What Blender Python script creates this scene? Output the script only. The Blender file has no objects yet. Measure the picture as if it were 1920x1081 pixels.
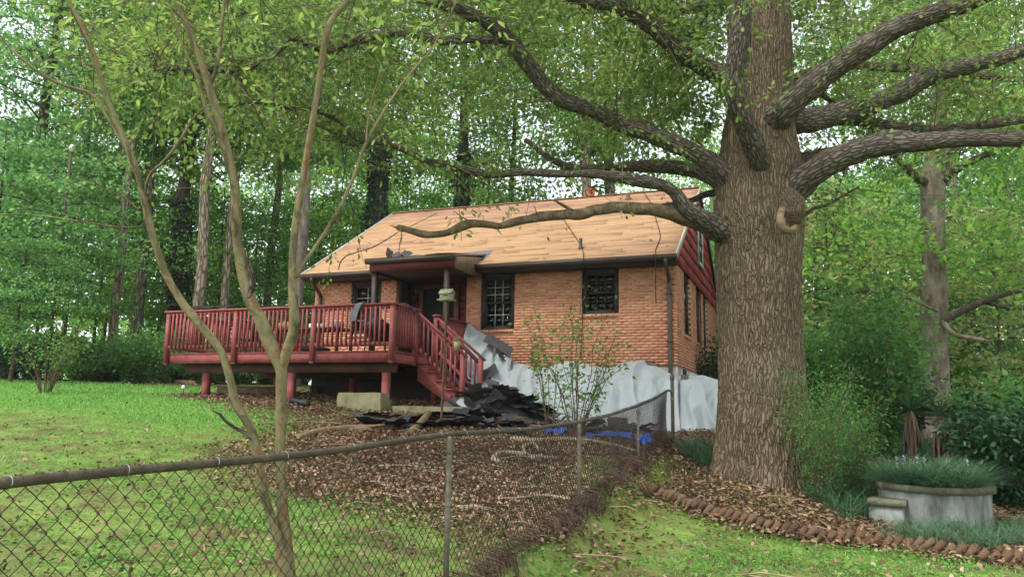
import bpy, math, random
import numpy as np
from mathutils import Matrix, Vector
from math import radians as R, pi, sin, cos

random.seed(7)
RNG = np.random.default_rng(11)
S = bpy.context.scene
COL = S.collection

# ------------------------------------------------------------------ camera
CAM = np.array([2.6629, -17.635, -1.1338])
YAW, PITCH, ROLL, FPX = -.3623, .1599, .017, 1451.2
_f = np.array([sin(YAW)*cos(PITCH), cos(YAW)*cos(PITCH), sin(PITCH)])
_r = np.array([cos(YAW), -sin(YAW), 0.])
_u = np.cross(_r, _f)
_r, _u = cos(ROLL)*_r + sin(ROLL)*_u, -sin(ROLL)*_r + cos(ROLL)*_u
cd = bpy.data.cameras.new('camera')
cam = bpy.data.objects.new('camera', cd)
COL.objects.link(cam)
M4 = Matrix(((_r[0], _u[0], -_f[0], CAM[0]), (_r[1], _u[1], -_f[1], CAM[1]), (_r[2], _u[2], -_f[2], CAM[2]), (0, 0, 0, 1)))
cam.matrix_world = M4
cd.sensor_width = 36
cd.lens = 36*FPX/1920
cd.clip_end = 2000
S.camera = cam

# ------------------------------------------------------------------ sky, sun, exposure
SUN_EL, SUN_AZ = 58.0, 205.0          # elevation, compass direction the light comes from (deg, from +y clockwise)
W = bpy.data.worlds.new('World')
S.world = W
W.use_nodes = True
nt = W.node_tree
sky = nt.nodes.new('ShaderNodeTexSky')
sky.sky_type = 'NISHITA'
sky.sun_disc = False
sky.sun_elevation = R(SUN_EL)
sky.sun_rotation = R(SUN_AZ)
sky.air_density = 1.0
sky.dust_density = 1.0
sky.ozone_density = 0.6
_hs = nt.nodes.new('ShaderNodeHueSaturation')          # thin white overcast
_hs.inputs['Saturation'].default_value = .30
_hs.inputs['Value'].default_value = 1.15
nt.links.new(sky.outputs[0], _hs.inputs['Color'])
nt.links.new(_hs.outputs[0], nt.nodes['Background'].inputs[0])
nt.nodes['Background'].inputs[1].default_value = 0.15
sl = bpy.data.lights.new('sun', 'SUN')
sl.energy = 1.5
sl.angle = R(14)
sl.color = (1.0, .95, .87)
sun = bpy.data.objects.new('sun', sl)
COL.objects.link(sun)
_sd = Vector((sin(R(SUN_AZ))*cos(R(SUN_EL)), cos(R(SUN_AZ))*cos(R(SUN_EL)), sin(R(SUN_EL))))
sun.rotation_euler = _sd.to_track_quat('Z', 'Y').to_euler()
sun.location = (0, -10, 30)
S.view_settings.view_transform = 'Standard'
S.view_settings.look = 'None'
S.view_settings.gamma = 1
S.view_settings.exposure = 1.4
S.cycles.use_denoising = True
S.cycles.max_bounces = 7
S.cycles.diffuse_bounces = 4
S.cycles.glossy_bounces = 2
S.cycles.transmission_bounces = 4
S.cycles.transparent_max_bounces = 6
S.cycles.caustics_reflective = False
S.cycles.caustics_refractive = False

# ------------------------------------------------------------------ photo ray helpers (real distances)
def px(a, b, d):
    return CAM + d*(_f + (a-960)/FPX*_r - (b-540.5)/FPX*_u)
def at(a, b, axis, val):
    D = _f + (a-960)/FPX*_r - (b-540.5)/FPX*_u
    return CAM + D*(val-CAM[axis])/D[axis]

# ------------------------------------------------------------------ noise
def _hash(i, j, k):
    n = (i*73856093) ^ (j*19349663) ^ (k*83492791)
    n = (n ^ (n >> 13)) * 1274126177
    n = n & 0x7fffffff
    return ((n ^ (n >> 16)) & 0xffff)/32767.5 - 1
def vnoise(p):
    p = np.asarray(p, float)
    i = np.floor(p).astype(np.int64)
    t = p - i
    t = t*t*(3-2*t)
    out = 0
    for dx in (0, 1):
        for dy in (0, 1):
            for dz in (0, 1):
                w = (t[:, 0] if dx else 1-t[:, 0])*(t[:, 1] if dy else 1-t[:, 1])*(t[:, 2] if dz else 1-t[:, 2])
                out = out + w*_hash(i[:, 0]+dx, i[:, 1]+dy, i[:, 2]+dz)
    return out
def fbm(p, o=3):
    p = np.asarray(p, float)
    s = 0
    a = 1.
    for _ in range(o):
        s = s + a*vnoise(p)
        p = p*2.03 + 17.3
        a *= .5
    return s

# ------------------------------------------------------------------ mesh builder
class MB:
    def __init__(s):
        s.V = []; s.F = []; s.n = 0; s.mi = []; s.cur = 0; s.B = []; s.hasB = False
    def add(s, V, faces, B=None):
        V = np.asarray(V, float).reshape(-1, 3)
        s.V.append(V); s.B.append(V if B is None else B); s.hasB = s.hasB or B is not None
        for F in faces:
            F = np.asarray(F, np.int64)
            s.F.append(F + s.n)
            s.mi.append(np.full(len(F), s.cur, np.int32))
        s.n += len(V)
    def hexa(s, P):      # 8 points: bottom 4 ccw, top 4 ccw
        s.add(P, [[(0, 3, 2, 1), (4, 5, 6, 7), (0, 1, 5, 4), (1, 2, 6, 5), (2, 3, 7, 6), (3, 0, 4, 7)]])
        return s
    def box(s, x0, x1, y0, y1, z0, z1):
        return s.hexa([(x0, y0, z0), (x1, y0, z0), (x1, y1, z0), (x0, y1, z0), (x0, y0, z1), (x1, y0, z1), (x1, y1, z1), (x0, y1, z1)])
    def bar(s, a, b, w, h, up=(0, 0, 1)):
        a = np.array(a, float); b = np.array(b, float)
        d = (b-a)/np.linalg.norm(b-a)
        up = np.array(up, float)
        x = np.cross(d, up); x /= np.linalg.norm(x)
        z = np.cross(x, d)
        o = [(-w/2, -h/2), (w/2, -h/2), (w/2, h/2), (-w/2, h/2)]
        q = [a + x*i + z*j for i, j in o] + [b + x*i + z*j for i, j in o]
        s.add(q, [[(0, 1, 2, 3), (7, 6, 5, 4), (0, 4, 5, 1), (1, 5, 6, 2), (2, 6, 7, 3), (3, 7, 4, 0)]])
        return s
    def prism(s, poly, ext):
        poly = np.array(poly, float); n = len(poly)
        V = np.vstack([poly, poly+np.array(ext, float)])
        s.add(V, [[tuple(range(n))[::-1]], [tuple(range(n, 2*n))], [(i, (i+1) % n, n+(i+1) % n, n+i) for i in range(n)]])
        return s
    def tube(s, pts, rad, n=8, disp=None, cap=True):
        P = np.array(pts, float); m = len(P)
        rad = np.broadcast_to(np.array(rad, float), (m,))
        T = np.gradient(P, axis=0)
        T /= np.linalg.norm(T, axis=1)[:, None] + 1e-12
        up = np.array([0, 0, 1.]) if abs(T[0][2]) < .9 else np.array([0, 1., 0])
        a = np.cross(T[0], up); a /= np.linalg.norm(a)
        A = np.zeros((m, 3)); B = np.zeros((m, 3))
        for i in range(m):
            a = a - T[i]*(a@T[i]); a /= np.linalg.norm(a)+1e-12
            A[i] = a; B[i] = np.cross(T[i], a)
        th = np.arange(n)*2*pi/n
        dirs = A[:, None]*np.cos(th)[None, :, None] + B[:, None]*np.sin(th)[None, :, None]
        V = P[:, None] + dirs*rad[:, None, None]
        V = V.reshape(-1, 3)
        if disp is not None:
            V = V + dirs.reshape(-1, 3)*disp(V, np.repeat(np.arange(m), n), np.tile(np.arange(n), m))[:, None]
        i = np.arange(m-1)[:, None]*n; j = np.arange(n)[None]; k = (j+1) % n
        F = np.stack([i+j, i+k, i+n+k, i+n+j], -1).reshape(-1, 4)
        faces = [F]
        if cap:
            faces += [[tuple(range(n))[::-1]], [tuple(range((m-1)*n, m*n))]]
        B = None
        if n >= 10:      # grain coordinates that follow the limb: round it and along it
            ar = np.concatenate([[0], np.cumsum(np.linalg.norm(np.diff(P, axis=0), axis=1))]); r0 = rad.mean()
            B = np.stack([np.tile(r0*np.cos(th), m), np.tile(r0*np.sin(th), m), np.repeat(ar, n)], -1) + P[0]*.37
        s.add(V, faces, B)
        return s
    def grid(s, V):      # V (a,b,3)
        a, b = V.shape[:2]
        i = np.arange(a-1)[:, None]*b; j = np.arange(b-1)[None]
        s.add(V.reshape(-1, 3), [np.stack([i+j, i+j+1, i+b+j+1, i+b+j], -1).reshape(-1, 4)])
        return s
    def lathe(s, prof, n=24, c=(0, 0, 0)):
        prof = np.array(prof, float)
        th = np.arange(n)*2*pi/n
        V = np.stack([prof[:, 0][:, None]*np.cos(th)+c[0], prof[:, 0][:, None]*np.sin(th)+c[1], np.repeat(prof[:, 1][:, None], n, 1)+c[2]], -1)
        m = len(prof)
        i = np.arange(m-1)[:, None]*n; j = np.arange(n)[None]; k = (j+1) % n
        s.add(V.reshape(-1, 3), [np.stack([i+j, i+k, i+n+k, i+n+j], -1).reshape(-1, 4)])
        return s
    def leaves(s, pos, d, nrm, size, tv, tf, width=1.0):
        pos = np.asarray(pos); N = len(pos)
        x = d/(np.linalg.norm(d, axis=1)[:, None]+1e-9)
        z = nrm - x*(nrm*x).sum(1)[:, None]
        z /= np.linalg.norm(z, axis=1)[:, None]+1e-9
        y = np.cross(z, x)
        sz = np.broadcast_to(np.asarray(size, float), (N,))[:, None, None]
        V = pos[:, None] + sz*(tv[None, :, 0:1]*x[:, None] + width*tv[None, :, 1:2]*y[:, None] + tv[None, :, 2:3]*z[:, None])
        k = len(tv)
        off = (np.arange(N)*k)[:, None, None]
        faces = []
        for F in tf:
            F = np.asarray(F)[None]
            faces.append((F + off).reshape(-1, F.shape[-1]))
        s.add(V.reshape(-1, 3), faces)
        return s
    def mesh(s, name, mats, smooth=False):
        me = bpy.data.meshes.new(name)
        V = np.vstack(s.V)
        me.vertices.add(len(V)); me.vertices.foreach_set('co', V.ravel())
        li = np.concatenate([F.ravel() for F in s.F])
        tot = np.concatenate([np.full(len(F), F.shape[1], np.int64) for F in s.F])
        st = np.concatenate([[0], np.cumsum(tot)[:-1]])
        me.loops.add(len(li)); me.loops.foreach_set('vertex_index', li.astype(np.int32))
        me.polygons.add(len(tot))
        me.polygons.foreach_set('loop_start', st.astype(np.int32))
        me.polygons.foreach_set('loop_total', tot.astype(np.int32))
        if not isinstance(mats, (list, tuple)): mats = [mats]
        for m in mats: me.materials.append(m)
        me.polygons.foreach_set('material_index', np.concatenate(s.mi))
        if smooth: me.polygons.foreach_set('use_smooth', np.ones(len(tot), bool))
        if s.hasB:
            at_b = me.attributes.new('grain', 'FLOAT_VECTOR', 'POINT'); at_b.data.foreach_set('vector', np.vstack(s.B).ravel().astype(np.float32))
        me.update(calc_edges=True)
        me.validate()
        return me
    def build(s, name, mats, parent=None, smooth=False, **k):
        return put(name, s.mesh(name, mats, smooth), parent, **k)

def put(name, data, parent=None, loc=None, rot=None, scale=None, label=None, cat=None, group=None, kind=None):
    o = bpy.data.objects.new(name, data)
    COL.objects.link(o)
    if parent is not None:
        o.parent = parent
        if parent.type == 'EMPTY' and parent.parent is None:
            o.matrix_parent_inverse = Matrix.Translation(-parent.location)
    if loc is not None: o.location = loc
    if rot is not None: o.rotation_euler = rot
    if scale is not None: o.scale = scale
    if label: o['label'] = label
    if cat: o['category'] = cat
    if group: o['group'] = group
    if kind: o['kind'] = kind
    return o
def thing(name, label, cat, loc=(0, 0, 0), group=None):
    return put(name, None, None, loc=Vector(loc), label=label, cat=cat, group=group)
def copy_tree(o, parent=None):
    c = o.copy(); COL.objects.link(c); c.parent = parent
    for ch in o.children: copy_tree(ch, c)
    return c
def crom(ctrl, step):
    """Catmull-Rom through rows of ctrl (any columns), resampled about every `step` metres."""
    c = np.array(ctrl, float)
    c = np.vstack([2*c[0]-c[1], c, 2*c[-1]-c[-2]])
    out = []
    for i in range(1, len(c)-2):
        n = max(2, int(np.linalg.norm(c[i+1, :3]-c[i, :3])/step))
        t = np.linspace(0, 1, n, endpoint=False)[:, None]
        p0, p1, p2, p3 = c[i-1], c[i], c[i+1], c[i+2]
        out.append(.5*((2*p1)+(-p0+p2)*t+(2*p0-5*p1+4*p2-p3)*t*t+(-p0+3*p1-3*p2+p3)*t**3))
    out.append(c[-2][None])
    return np.vstack(out)

# ------------------------------------------------------------------ materials
def hexc(h):
    v = [int(h[i:i+2], 16)/255 for i in (0, 2, 4)]
    return tuple((c/12.92 if c <= .04045 else ((c+.055)/1.055)**2.4) for c in v) + (1,)
def ramp(nt, stops):
    n = nt.nodes.new('ShaderNodeValToRGB')
    e = n.color_ramp.elements
    while len(e) < len(stops): e.new(.5)
    for k, (p, c) in enumerate(stops):
        e[k].position = p; e[k].color = c
    return n
def mat(name, stops, scale=4., stretch=(1, 1, 1), rough=.8, bump=.0, bscale=None, detail=6, rnd=None, rndamt=.25, spec=.3, metal=0., bstretch=None, bdist=.02):
    """noise-coloured principled; rnd in (None,'object','island') adds a per-piece tone shift."""
    m = bpy.data.materials.new(name); m.use_nodes = True
    t = m.node_tree; N = t.nodes; L = t.links
    b = N['Principled BSDF']
    b.inputs['Roughness'].default_value = rough
    b.inputs['Specular IOR Level'].default_value = spec
    b.inputs['Metallic'].default_value = metal
    tc = N.new('ShaderNodeTexCoord'); mp = N.new('ShaderNodeMapping')
    mp.inputs['Scale'].default_value = stretch
    L.new(tc.outputs['Object'], mp.inputs[0])
    no = N.new('ShaderNodeTexNoise')
    no.inputs['Scale'].default_value = scale; no.inputs['Detail'].default_value = detail; no.inputs['Roughness'].default_value = .65
    src = mp.outputs[0]
    if rnd == 'object':
        oi = N.new('ShaderNodeObjectInfo'); va = N.new('ShaderNodeVectorMath'); va.operation = 'MULTIPLY_ADD'
        va.inputs[1].default_value = (1, 1, 1)
        sc = N.new('ShaderNodeVectorMath'); sc.operation = 'SCALE'; sc.inputs[0].default_value = (31, 47, 13)
        L.new(oi.outputs['Random'], sc.inputs['Scale'])
        L.new(src, va.inputs[0]); L.new(sc.outputs[0], va.inputs[2]); src = va.outputs[0]
    L.new(src, no.inputs['Vector'])
    if len(stops[0]) == 4: stops = [(.3+.4*i/(len(stops)-1), c) for i, c in enumerate(stops)]
    rp = ramp(t, stops)
    fac = no.outputs['Fac']
    if rnd:
        if rnd == 'object': rv = oi.outputs['Random']
        else:
            g = N.new('ShaderNodeNewGeometry'); rv = g.outputs['Random Per Island']
        ma = N.new('ShaderNodeMath'); ma.operation = 'MULTIPLY_ADD'; ma.inputs[1].default_value = 2*rndamt; ma.inputs[2].default_value = -rndamt
        ad = N.new('ShaderNodeMath'); ad.operation = 'ADD'
        L.new(rv, ma.inputs[0]); L.new(ma.outputs[0], ad.inputs[0]); L.new(fac, ad.inputs[1]); fac = ad.outputs[0]
    L.new(fac, rp.inputs[0]); L.new(rp.outputs[0], b.inputs['Base Color'])
    if bump:
        n2 = N.new('ShaderNodeTexNoise'); n2.inputs['Scale'].default_value = bscale or scale*4; n2.inputs['Detail'].default_value = 5
        s2 = mp.outputs[0]
        if bstretch:
            mp2 = N.new('ShaderNodeMapping'); mp2.inputs['Scale'].default_value = bstretch
            L.new(tc.outputs['Object'], mp2.inputs[0]); s2 = mp2.outputs[0]
        L.new(s2, n2.inputs['Vector'])
        bu = N.new('ShaderNodeBump'); bu.inputs['Strength'].default_value = bump; bu.inputs['Distance'].default_value = bdist
        L.new(n2.outputs['Fac'], bu.inputs['Height']); L.new(bu.outputs[0], b.inputs['Normal'])
    return m
def leafmat(name, cols, trans=.45, rough=.55, spec=.25):
    m = bpy.data.materials.new(name); m.use_nodes = True
    t = m.node_tree; N = t.nodes; L = t.links
    b = N['Principled BSDF']; b.inputs['Roughness'].default_value = rough; b.inputs['Specular IOR Level'].default_value = spec
    g = N.new('ShaderNodeNewGeometry')
    rp = ramp(t, [(i/(len(cols)-1), c) for i, c in enumerate(cols)])
    tc = N.new('ShaderNodeTexCoord'); no = N.new('ShaderNodeTexNoise'); no.inputs['Scale'].default_value = .55; no.inputs['Detail'].default_value = 3
    L.new(tc.outputs['Object'], no.inputs['Vector'])
    mi = N.new('ShaderNodeMath'); mi.operation = 'MULTIPLY_ADD'; mi.inputs[1].default_value = .55; mi.inputs[2].default_value = -.10
    ad = N.new('ShaderNodeMath'); ad.operation = 'MULTIPLY_ADD'; ad.inputs[1].default_value = .65
    L.new(no.outputs['Fac'], mi.inputs[0]); L.new(g.outputs['Random Per Island'], ad.inputs[0]); L.new(mi.outputs[0], ad.inputs[2])
    L.new(ad.outputs[0], rp.inputs[0]); L.new(rp.outputs[0], b.inputs['Base Color'])
    tr = N.new('ShaderNodeBsdfTranslucent')
    hs = N.new('ShaderNodeHueSaturation'); hs.inputs['Saturation'].default_value = 1.02; hs.inputs['Value'].default_value = 1.45
    L.new(rp.outputs[0], hs.inputs['Color']); L.new(hs.outputs[0], tr.inputs['Color'])
    mx = N.new('ShaderNodeMixShader'); mx.inputs[0].default_value = trans
    L.new(b.outputs[0], mx.inputs[1]); L.new(tr.outputs[0], mx.inputs[2]); L.new(mx.outputs[0], N['Material Output'].inputs[0])
    return m
H = hexc
MT = {}
BR = [(0, H('a2644a')), (.25, H('b27357')), (.5, H('bb7e60')), (.72, H('c28767')), (.95, H('c79672'))]
MT['brick_o'] = mat('brick_piece', BR, 9, rnd='object', rndamt=.34, rough=.9, bump=.3, bscale=60)
MT['brick_i'] = mat('brick_course', BR, 9, rnd='island', rndamt=.34, rough=.9, bump=.3, bscale=60)
MT['mortar'] = mat('mortar', [H('ae9074'), H('bfa388')], 6, rough=.95, bump=.3, bscale=50)
MT['concrete_block'] = mat('foundation_block', [H('8f8d84'), H('b9b6aa')], 3, rough=.95, bump=.3, bscale=30)
PINE = [(.18, H('725640')), (.30, H('997857')), (.5, H('a88562')), (.75, H('b08e6a')), (.95, H('b79775'))]
PINK = [(.18, H('664b3e')), (.30, H('8d6b55')), (.5, H('9b765e')), (.75, H('a27e66')), (.95, H('aa8871'))]
MT['pine'] = mat('pine_sheathing', PINE, 4, (.5, 6, 6), rnd='object', rndamt=.07, rough=.85, bump=.35, bscale=25)
MT['pine_red'] = mat('stained_sheathing', PINK, 4, (.5, 6, 6), rnd='object', rndamt=.07, rough=.85, bump=.35, bscale=25)
MT['dkbrown'] = mat('dark_brown_trim', [H('2c2420'), H('3d332c')], 5, rough=.55)
MT['gutter'] = mat('gutter_metal', [H('3a3029'), H('4c4037')], 3, (1, 5, 5), rough=.45, spec=.5)
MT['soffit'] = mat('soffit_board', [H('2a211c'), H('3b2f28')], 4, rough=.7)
MT['ridgetrim'] = mat('bare_rake_trim', [H('9b948a'), H('c9c3b8')], 5, rough=.7)
MT['redshake'] = mat('red_gable_shingle', [(.2, H('5d1c20')), (.5, H('8a2f33')), (.85, H('a4494a'))], 6, (1, 14, 1), rough=.8, bump=.4, bscale=12, rnd='object', rndamt=.12)
MT['burgundy'] = mat('burgundy_siding', [H('50201f'), H('66302c')], 5, rough=.6, rnd='object', rndamt=.15)
MT['deckred'] = mat('deck_stain', [(.22, H('6b3331')), (.42, H('854340')), (.62, H('8f4b47')), (.82, H('9c5c55'))], 5, (1, 1, 1), rough=.65, bump=.15, bscale=40, rnd='object', rndamt=.12)
MT['deckdark'] = mat('deck_under_timber', [H('3b2620'), H('57372c')], 4, rough=.85, bump=.2)
MT['screen'] = mat('screen_mesh_door', [H('15140f'), H('1e1d19')], 30, rough=.7)
MT['glassmuntin'] = mat('pale_muntin', [H('8d8d88'), H('b5b5ae')], 8, rough=.6)
MT['curtain'] = mat('green_curtain', [H('6c7750'), H('8d9a6b')], 8, (6, 6, .5), rough=.9)
MT['white'] = mat('off_white_plastic', [H('c9c7be'), H('dedcd4')], 6, rough=.5)
MT['black'] = mat('black_plastic', [H('121212'), H('222222')], 6, rough=.5)
MT['shingle'] = mat('asphalt_shingle', [(.2, H('2d2c2e')), (.5, H('434142')), (.75, H('544d4a')), (.95, H('665a53'))], 7, rnd='object', rndamt=.3, rough=.95, bump=.4, bscale=120)
MT['felt'] = mat('roofing_felt', [H('4a4c50'), H('6d6f72')], 4, rough=.85, bump=.3, bscale=9)
MT['tarp'] = mat('silver_tarp', [(.2, H('868d8f')), (.5, H('989e9f')), (.85, H('a6abab'))], 1.2, rough=.55, spec=.35, bump=.25, bscale=9, bdist=.05)
MT['tarpblue'] = mat('blue_tarp', [H('1c469a'), H('2a5cb8')], 3, rough=.4, spec=.5, bump=.4, bscale=8)
MT['orange'] = mat('orange_plastic', [H('c2451c'), H('d95a26')], 4, rough=.45)
MT['rust'] = mat('rusty_pole', [H('4a3626'), H('6b5138')], 12, rough=.8, bump=.3, bscale=50)
MT['galv'] = mat('weathered_fence_pipe', [(.2, H('3d392e')), (.5, H('575243')), (.8, H('6c6859'))], 7, (1, 1, 3), rough=.6, metal=.25, bump=.2, bscale=40)
MT['rail'] = mat('mossy_dark_fence_rail', [(.2, H('2e2a20')), (.5, H('463f31')), (.8, H('5d5545'))], 9, rough=.8, bump=.35, bscale=50)
MT['wire'] = mat('fence_wire', [(.2, H('2a241d')), (.6, H('423a30')), (.9, H('5f574a'))], 3, rough=.55, metal=.3)
MT['wirelight'] = mat('aluminium_tie', [H('6f6d66'), H('8a8880')], 8, rough=.4, metal=.6)
MT['edgebrick'] = mat('edging_brick', [(.1, H('3c2e20')), (.35, H('55402e')), (.6, H('624a37')), (.8, H('565038')), (.95, H('4a5030'))], 6, rnd='object', rndamt=.25, rough=.95, bump=.5, bscale=40)
MT['edgehole'] = mat('brick_core_shadow', [H('2a1a12'), H('3a241a')], 8, rough=1)
MT['plancon'] = mat('stained_concrete', [(.28, H('44483f')), (.42, H('6c7068')), (.58, H('868a83')), (.75, H('9da19a'))], 3.6, (1.6, 1.6, .45), rough=.9, bump=.35, bscale=22)
MT['coping'] = mat('mossy_coping', [(.3, H('4a4c39')), (.6, H('646450')), (.85, H('7c7a68'))], 5, rough=.95, bump=.4, bscale=25)
MT['stone'] = mat('yellow_mossy_stone', [(.25, H('57553c')), (.5, H('7c7858')), (.8, H('918d70'))], 4, rough=.95, bump=.5, bscale=12)
MT['timber'] = mat('treated_timber', [H('5a4a35'), H('77634a'), H('8c7a5e')], 4, (.5, 4, 4), rough=.9, bump=.3)
MT['oakbark'] = mat('oak_bark', [(.28, H('2b2119')), (.42, H('594736')), (.56, H('837058')), (.72, H('a8967a'))], 9, (1, 1, .16), rough=.95, bump=1.0, bscale=26, bstretch=(1, 1, .17), bdist=.05)
def furrow(name, cols, sc, stretch, bump, dist, edge=.62, warp=.05):
    m = bpy.data.materials.new(name); m.use_nodes = True
    t = m.node_tree; N = t.nodes; L = t.links; b = N['Principled BSDF']; b.inputs['Roughness'].default_value = .95; b.inputs['Specular IOR Level'].default_value = .15
    tc = N.new('ShaderNodeTexCoord'); ga = N.new('ShaderNodeAttribute'); ga.attribute_name = 'grain'; no = N.new('ShaderNodeTexNoise'); no.inputs['Scale'].default_value = 5; no.inputs['Detail'].default_value = 4
    L.new(ga.outputs['Vector'], no.inputs['Vector'])
    wp = N.new('ShaderNodeVectorMath'); wp.operation = 'MULTIPLY_ADD'; wp.inputs[1].default_value = (warp, warp, warp*2); L.new(no.outputs['Color'], wp.inputs[0]); L.new(ga.outputs['Vector'], wp.inputs[2])
    mp = N.new('ShaderNodeMapping'); mp.inputs['Scale'].default_value = stretch; L.new(wp.outputs[0], mp.inputs[0])
    vo = N.new('ShaderNodeTexVoronoi'); vo.feature = 'DISTANCE_TO_EDGE'; vo.inputs['Scale'].default_value = sc; L.new(mp.outputs[0], vo.inputs['Vector'])
    n2 = N.new('ShaderNodeTexNoise'); n2.inputs['Scale'].default_value = sc*2.2; n2.inputs['Detail'].default_value = 5; L.new(mp.outputs[0], n2.inputs['Vector'])
    n3 = N.new('ShaderNodeTexNoise'); n3.inputs['Scale'].default_value = 1.1; L.new(tc.outputs['Object'], n3.inputs['Vector'])
    mr = N.new('ShaderNodeMapRange'); mr.inputs[1].default_value = 0; mr.inputs[2].default_value = .22; L.new(vo.outputs['Distance'], mr.inputs[0])
    a1 = N.new('ShaderNodeMath'); a1.operation = 'MULTIPLY_ADD'; a1.inputs[1].default_value = edge; L.new(mr.outputs[0], a1.inputs[0])
    a2 = N.new('ShaderNodeMath'); a2.operation = 'MULTIPLY'; a2.inputs[1].default_value = 1.07-edge; L.new(n2.outputs['Fac'], a2.inputs[0]); L.new(a2.outputs[0], a1.inputs[2])
    a3 = N.new('ShaderNodeMath'); a3.operation = 'MULTIPLY_ADD'; a3.inputs[1].default_value = .35; a3.inputs[2].default_value = -.17; L.new(n3.outputs['Fac'], a3.inputs[0])
    a4 = N.new('ShaderNodeMath'); a4.operation = 'ADD'; L.new(a1.outputs[0], a4.inputs[0]); L.new(a3.outputs[0], a4.inputs[1])
    rp = ramp(t, cols); L.new(a4.outputs[0], rp.inputs[0]); L.new(rp.outputs[0], b.inputs['Base Color'])
    bu = N.new('ShaderNodeBump'); bu.inputs['Strength'].default_value = bump; bu.inputs['Distance'].default_value = dist; L.new(a1.outputs[0], bu.inputs['Height']); L.new(bu.outputs[0], b.inputs['Normal'])
    return m
MT['oakbark'] = furrow('oak_bark', [(.10, H('453a2d')), (.40, H('655744')), (.65, H('776853')), (.95, H('8c7d66'))], 40, (1, 1, .105), 1.0, .05, .45, .075)
MT['limbbark'] = furrow('oak_limb_bark', [(.08, H('37312a')), (.36, H('4e473d')), (.62, H('60594e')), (.95, H('787164'))], 42, (1, 1, .16), 1.0, .03)
MT['deadwood'] = mat('dead_limb_bark', [(.28, H('3a2f23')), (.5, H('63543f')), (.75, H('84735a'))], 11, rough=.95, bump=.8, bscale=34, bdist=.02)
MT['rawwood'] = mat('broken_wood', [H('a8803e'), H('c99f58')], 14, rough=.9, bump=.4)
MT['crape'] = furrow('crape_myrtle_bark', [(.30, H('3a3727')), (.42, H('56513a')), (.52, H('6a6447')), (.60, H('7a7354')), (.68, H('74583c')), (.8, H('5f5a3f'))], 4, (2.2, 2.2, .35), .35, .012, .08, .2)
MT['farbark_'] = mat('woodland_bark', [(.3, H('3c3329')), (.5, H('6b5d4c')), (.75, H('8b7c69'))], 4, (1, 1, .3), rough=.95, bump=.8, bscale=14, bdist=.04, rnd='object', rndamt=.12)
MT['farbark'] = furrow('woodland_trunk_bark', [(.12, H('40372d')), (.4, H('6a5d4f')), (.65, H('867867')), (.95, H('a39683'))], 13, (1, 1, .14), .9, .04)
MT['darkbark'] = mat('dark_woodland_bark', [(.3, H('26211a')), (.5, H('453b30')), (.75, H('62564a'))], 4, (1, 1, .3), rough=.95, bump=.8, bscale=14, bdist=.04)
MT['lichen'] = mat('grey_lichen_bark', [(.3, H('463d33')), (.5, H('71665a')), (.68, H('8f8678')), (.85, H('a7ad98'))], 5, (1, 1, .4), rough=.95, bump=.8, bscale=16, bdist=.04)
MT['twig'] = mat('twig_bark', [H('4a3e30'), H('6f604b')], 8, rough=.9)
MT['paletwig'] = mat('pale_dead_twig', [H('776a54'), H('9c8d74')], 8, rough=.9)
G = lambda *a: [H(x) for x in a]
MT['oakleaf'] = leafmat('oak_leaf', G('3a5028', '4c662f', '5f7a39', '748d46', '8d9d56', '8a774b'), .48)
MT['yleaf'] = leafmat('bright_oak_leaf', G('566f33', '6a863e', '7e994b', '96ab5c', 'aab56c'), .48)
MT['forest'] = leafmat('woodland_leaf', G('3f6226', '557e33', '6e983f', '8bb04f', 'abc566'), .54)
MT['forestcool'] = leafmat('cool_woodland_leaf', G('3d6236', '4f7a42', '648f4e', '7da45e', '9bb874'), .52)
MT['darkleaf'] = leafmat('dark_evergreen_leaf', G('16301c', '1f4023', '2b502b', '396238'), .25, .4, .4)
MT['ivy'] = leafmat('ivy_leaf', G('1a2d1c', '22391f', '2c4828'), .2, .4, .4)
MT['shrub'] = leafmat('shrub_leaf', G('3a5f2e', '4d773a', '628c48', '7da35c'), .47)
MT['azalea'] = leafmat('garden_shrub_leaf', G('41602c', '557a38', '6c9246', '87a75a'), .4)
MT['browning'] = leafmat('browning_leaf', G('5f7a40', '748a4a', '8a9858', '9da268', 'ab9f70'), .45)
MT['liriope'] = leafmat('liriope_blade', G('2a452c', '3a5a3a', '4f7050', '6f8c6a'), .3, .45, .35)
MT['lawn'] = leafmat('lawn_blade', G('497633', '5a8a3e', '6c9b4c', '82aa5c', '9bb774'), .4)
MT['weed'] = leafmat('weed_leaf', G('47742f', '5b893a', '729d48', '8fb05a'), .45)
MT['litter'] = leafmat('dead_leaf', G('32261d', '4c392b', '664f3d', '806750', '9a8168', 'b5a288'), .06, .8, .15)
MT['drystrap'] = leafmat('dried_strap_leaf', G('4d4030', '6a5a45', '86745c'), .1, .8)
MT['yellow'] = leafmat('yellow_petal', G('c9a812', 'e0c024'), .3)
MT['purple'] = leafmat('pale_purple_floret', G('8d8496', 'a79fae'), .2)

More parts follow.
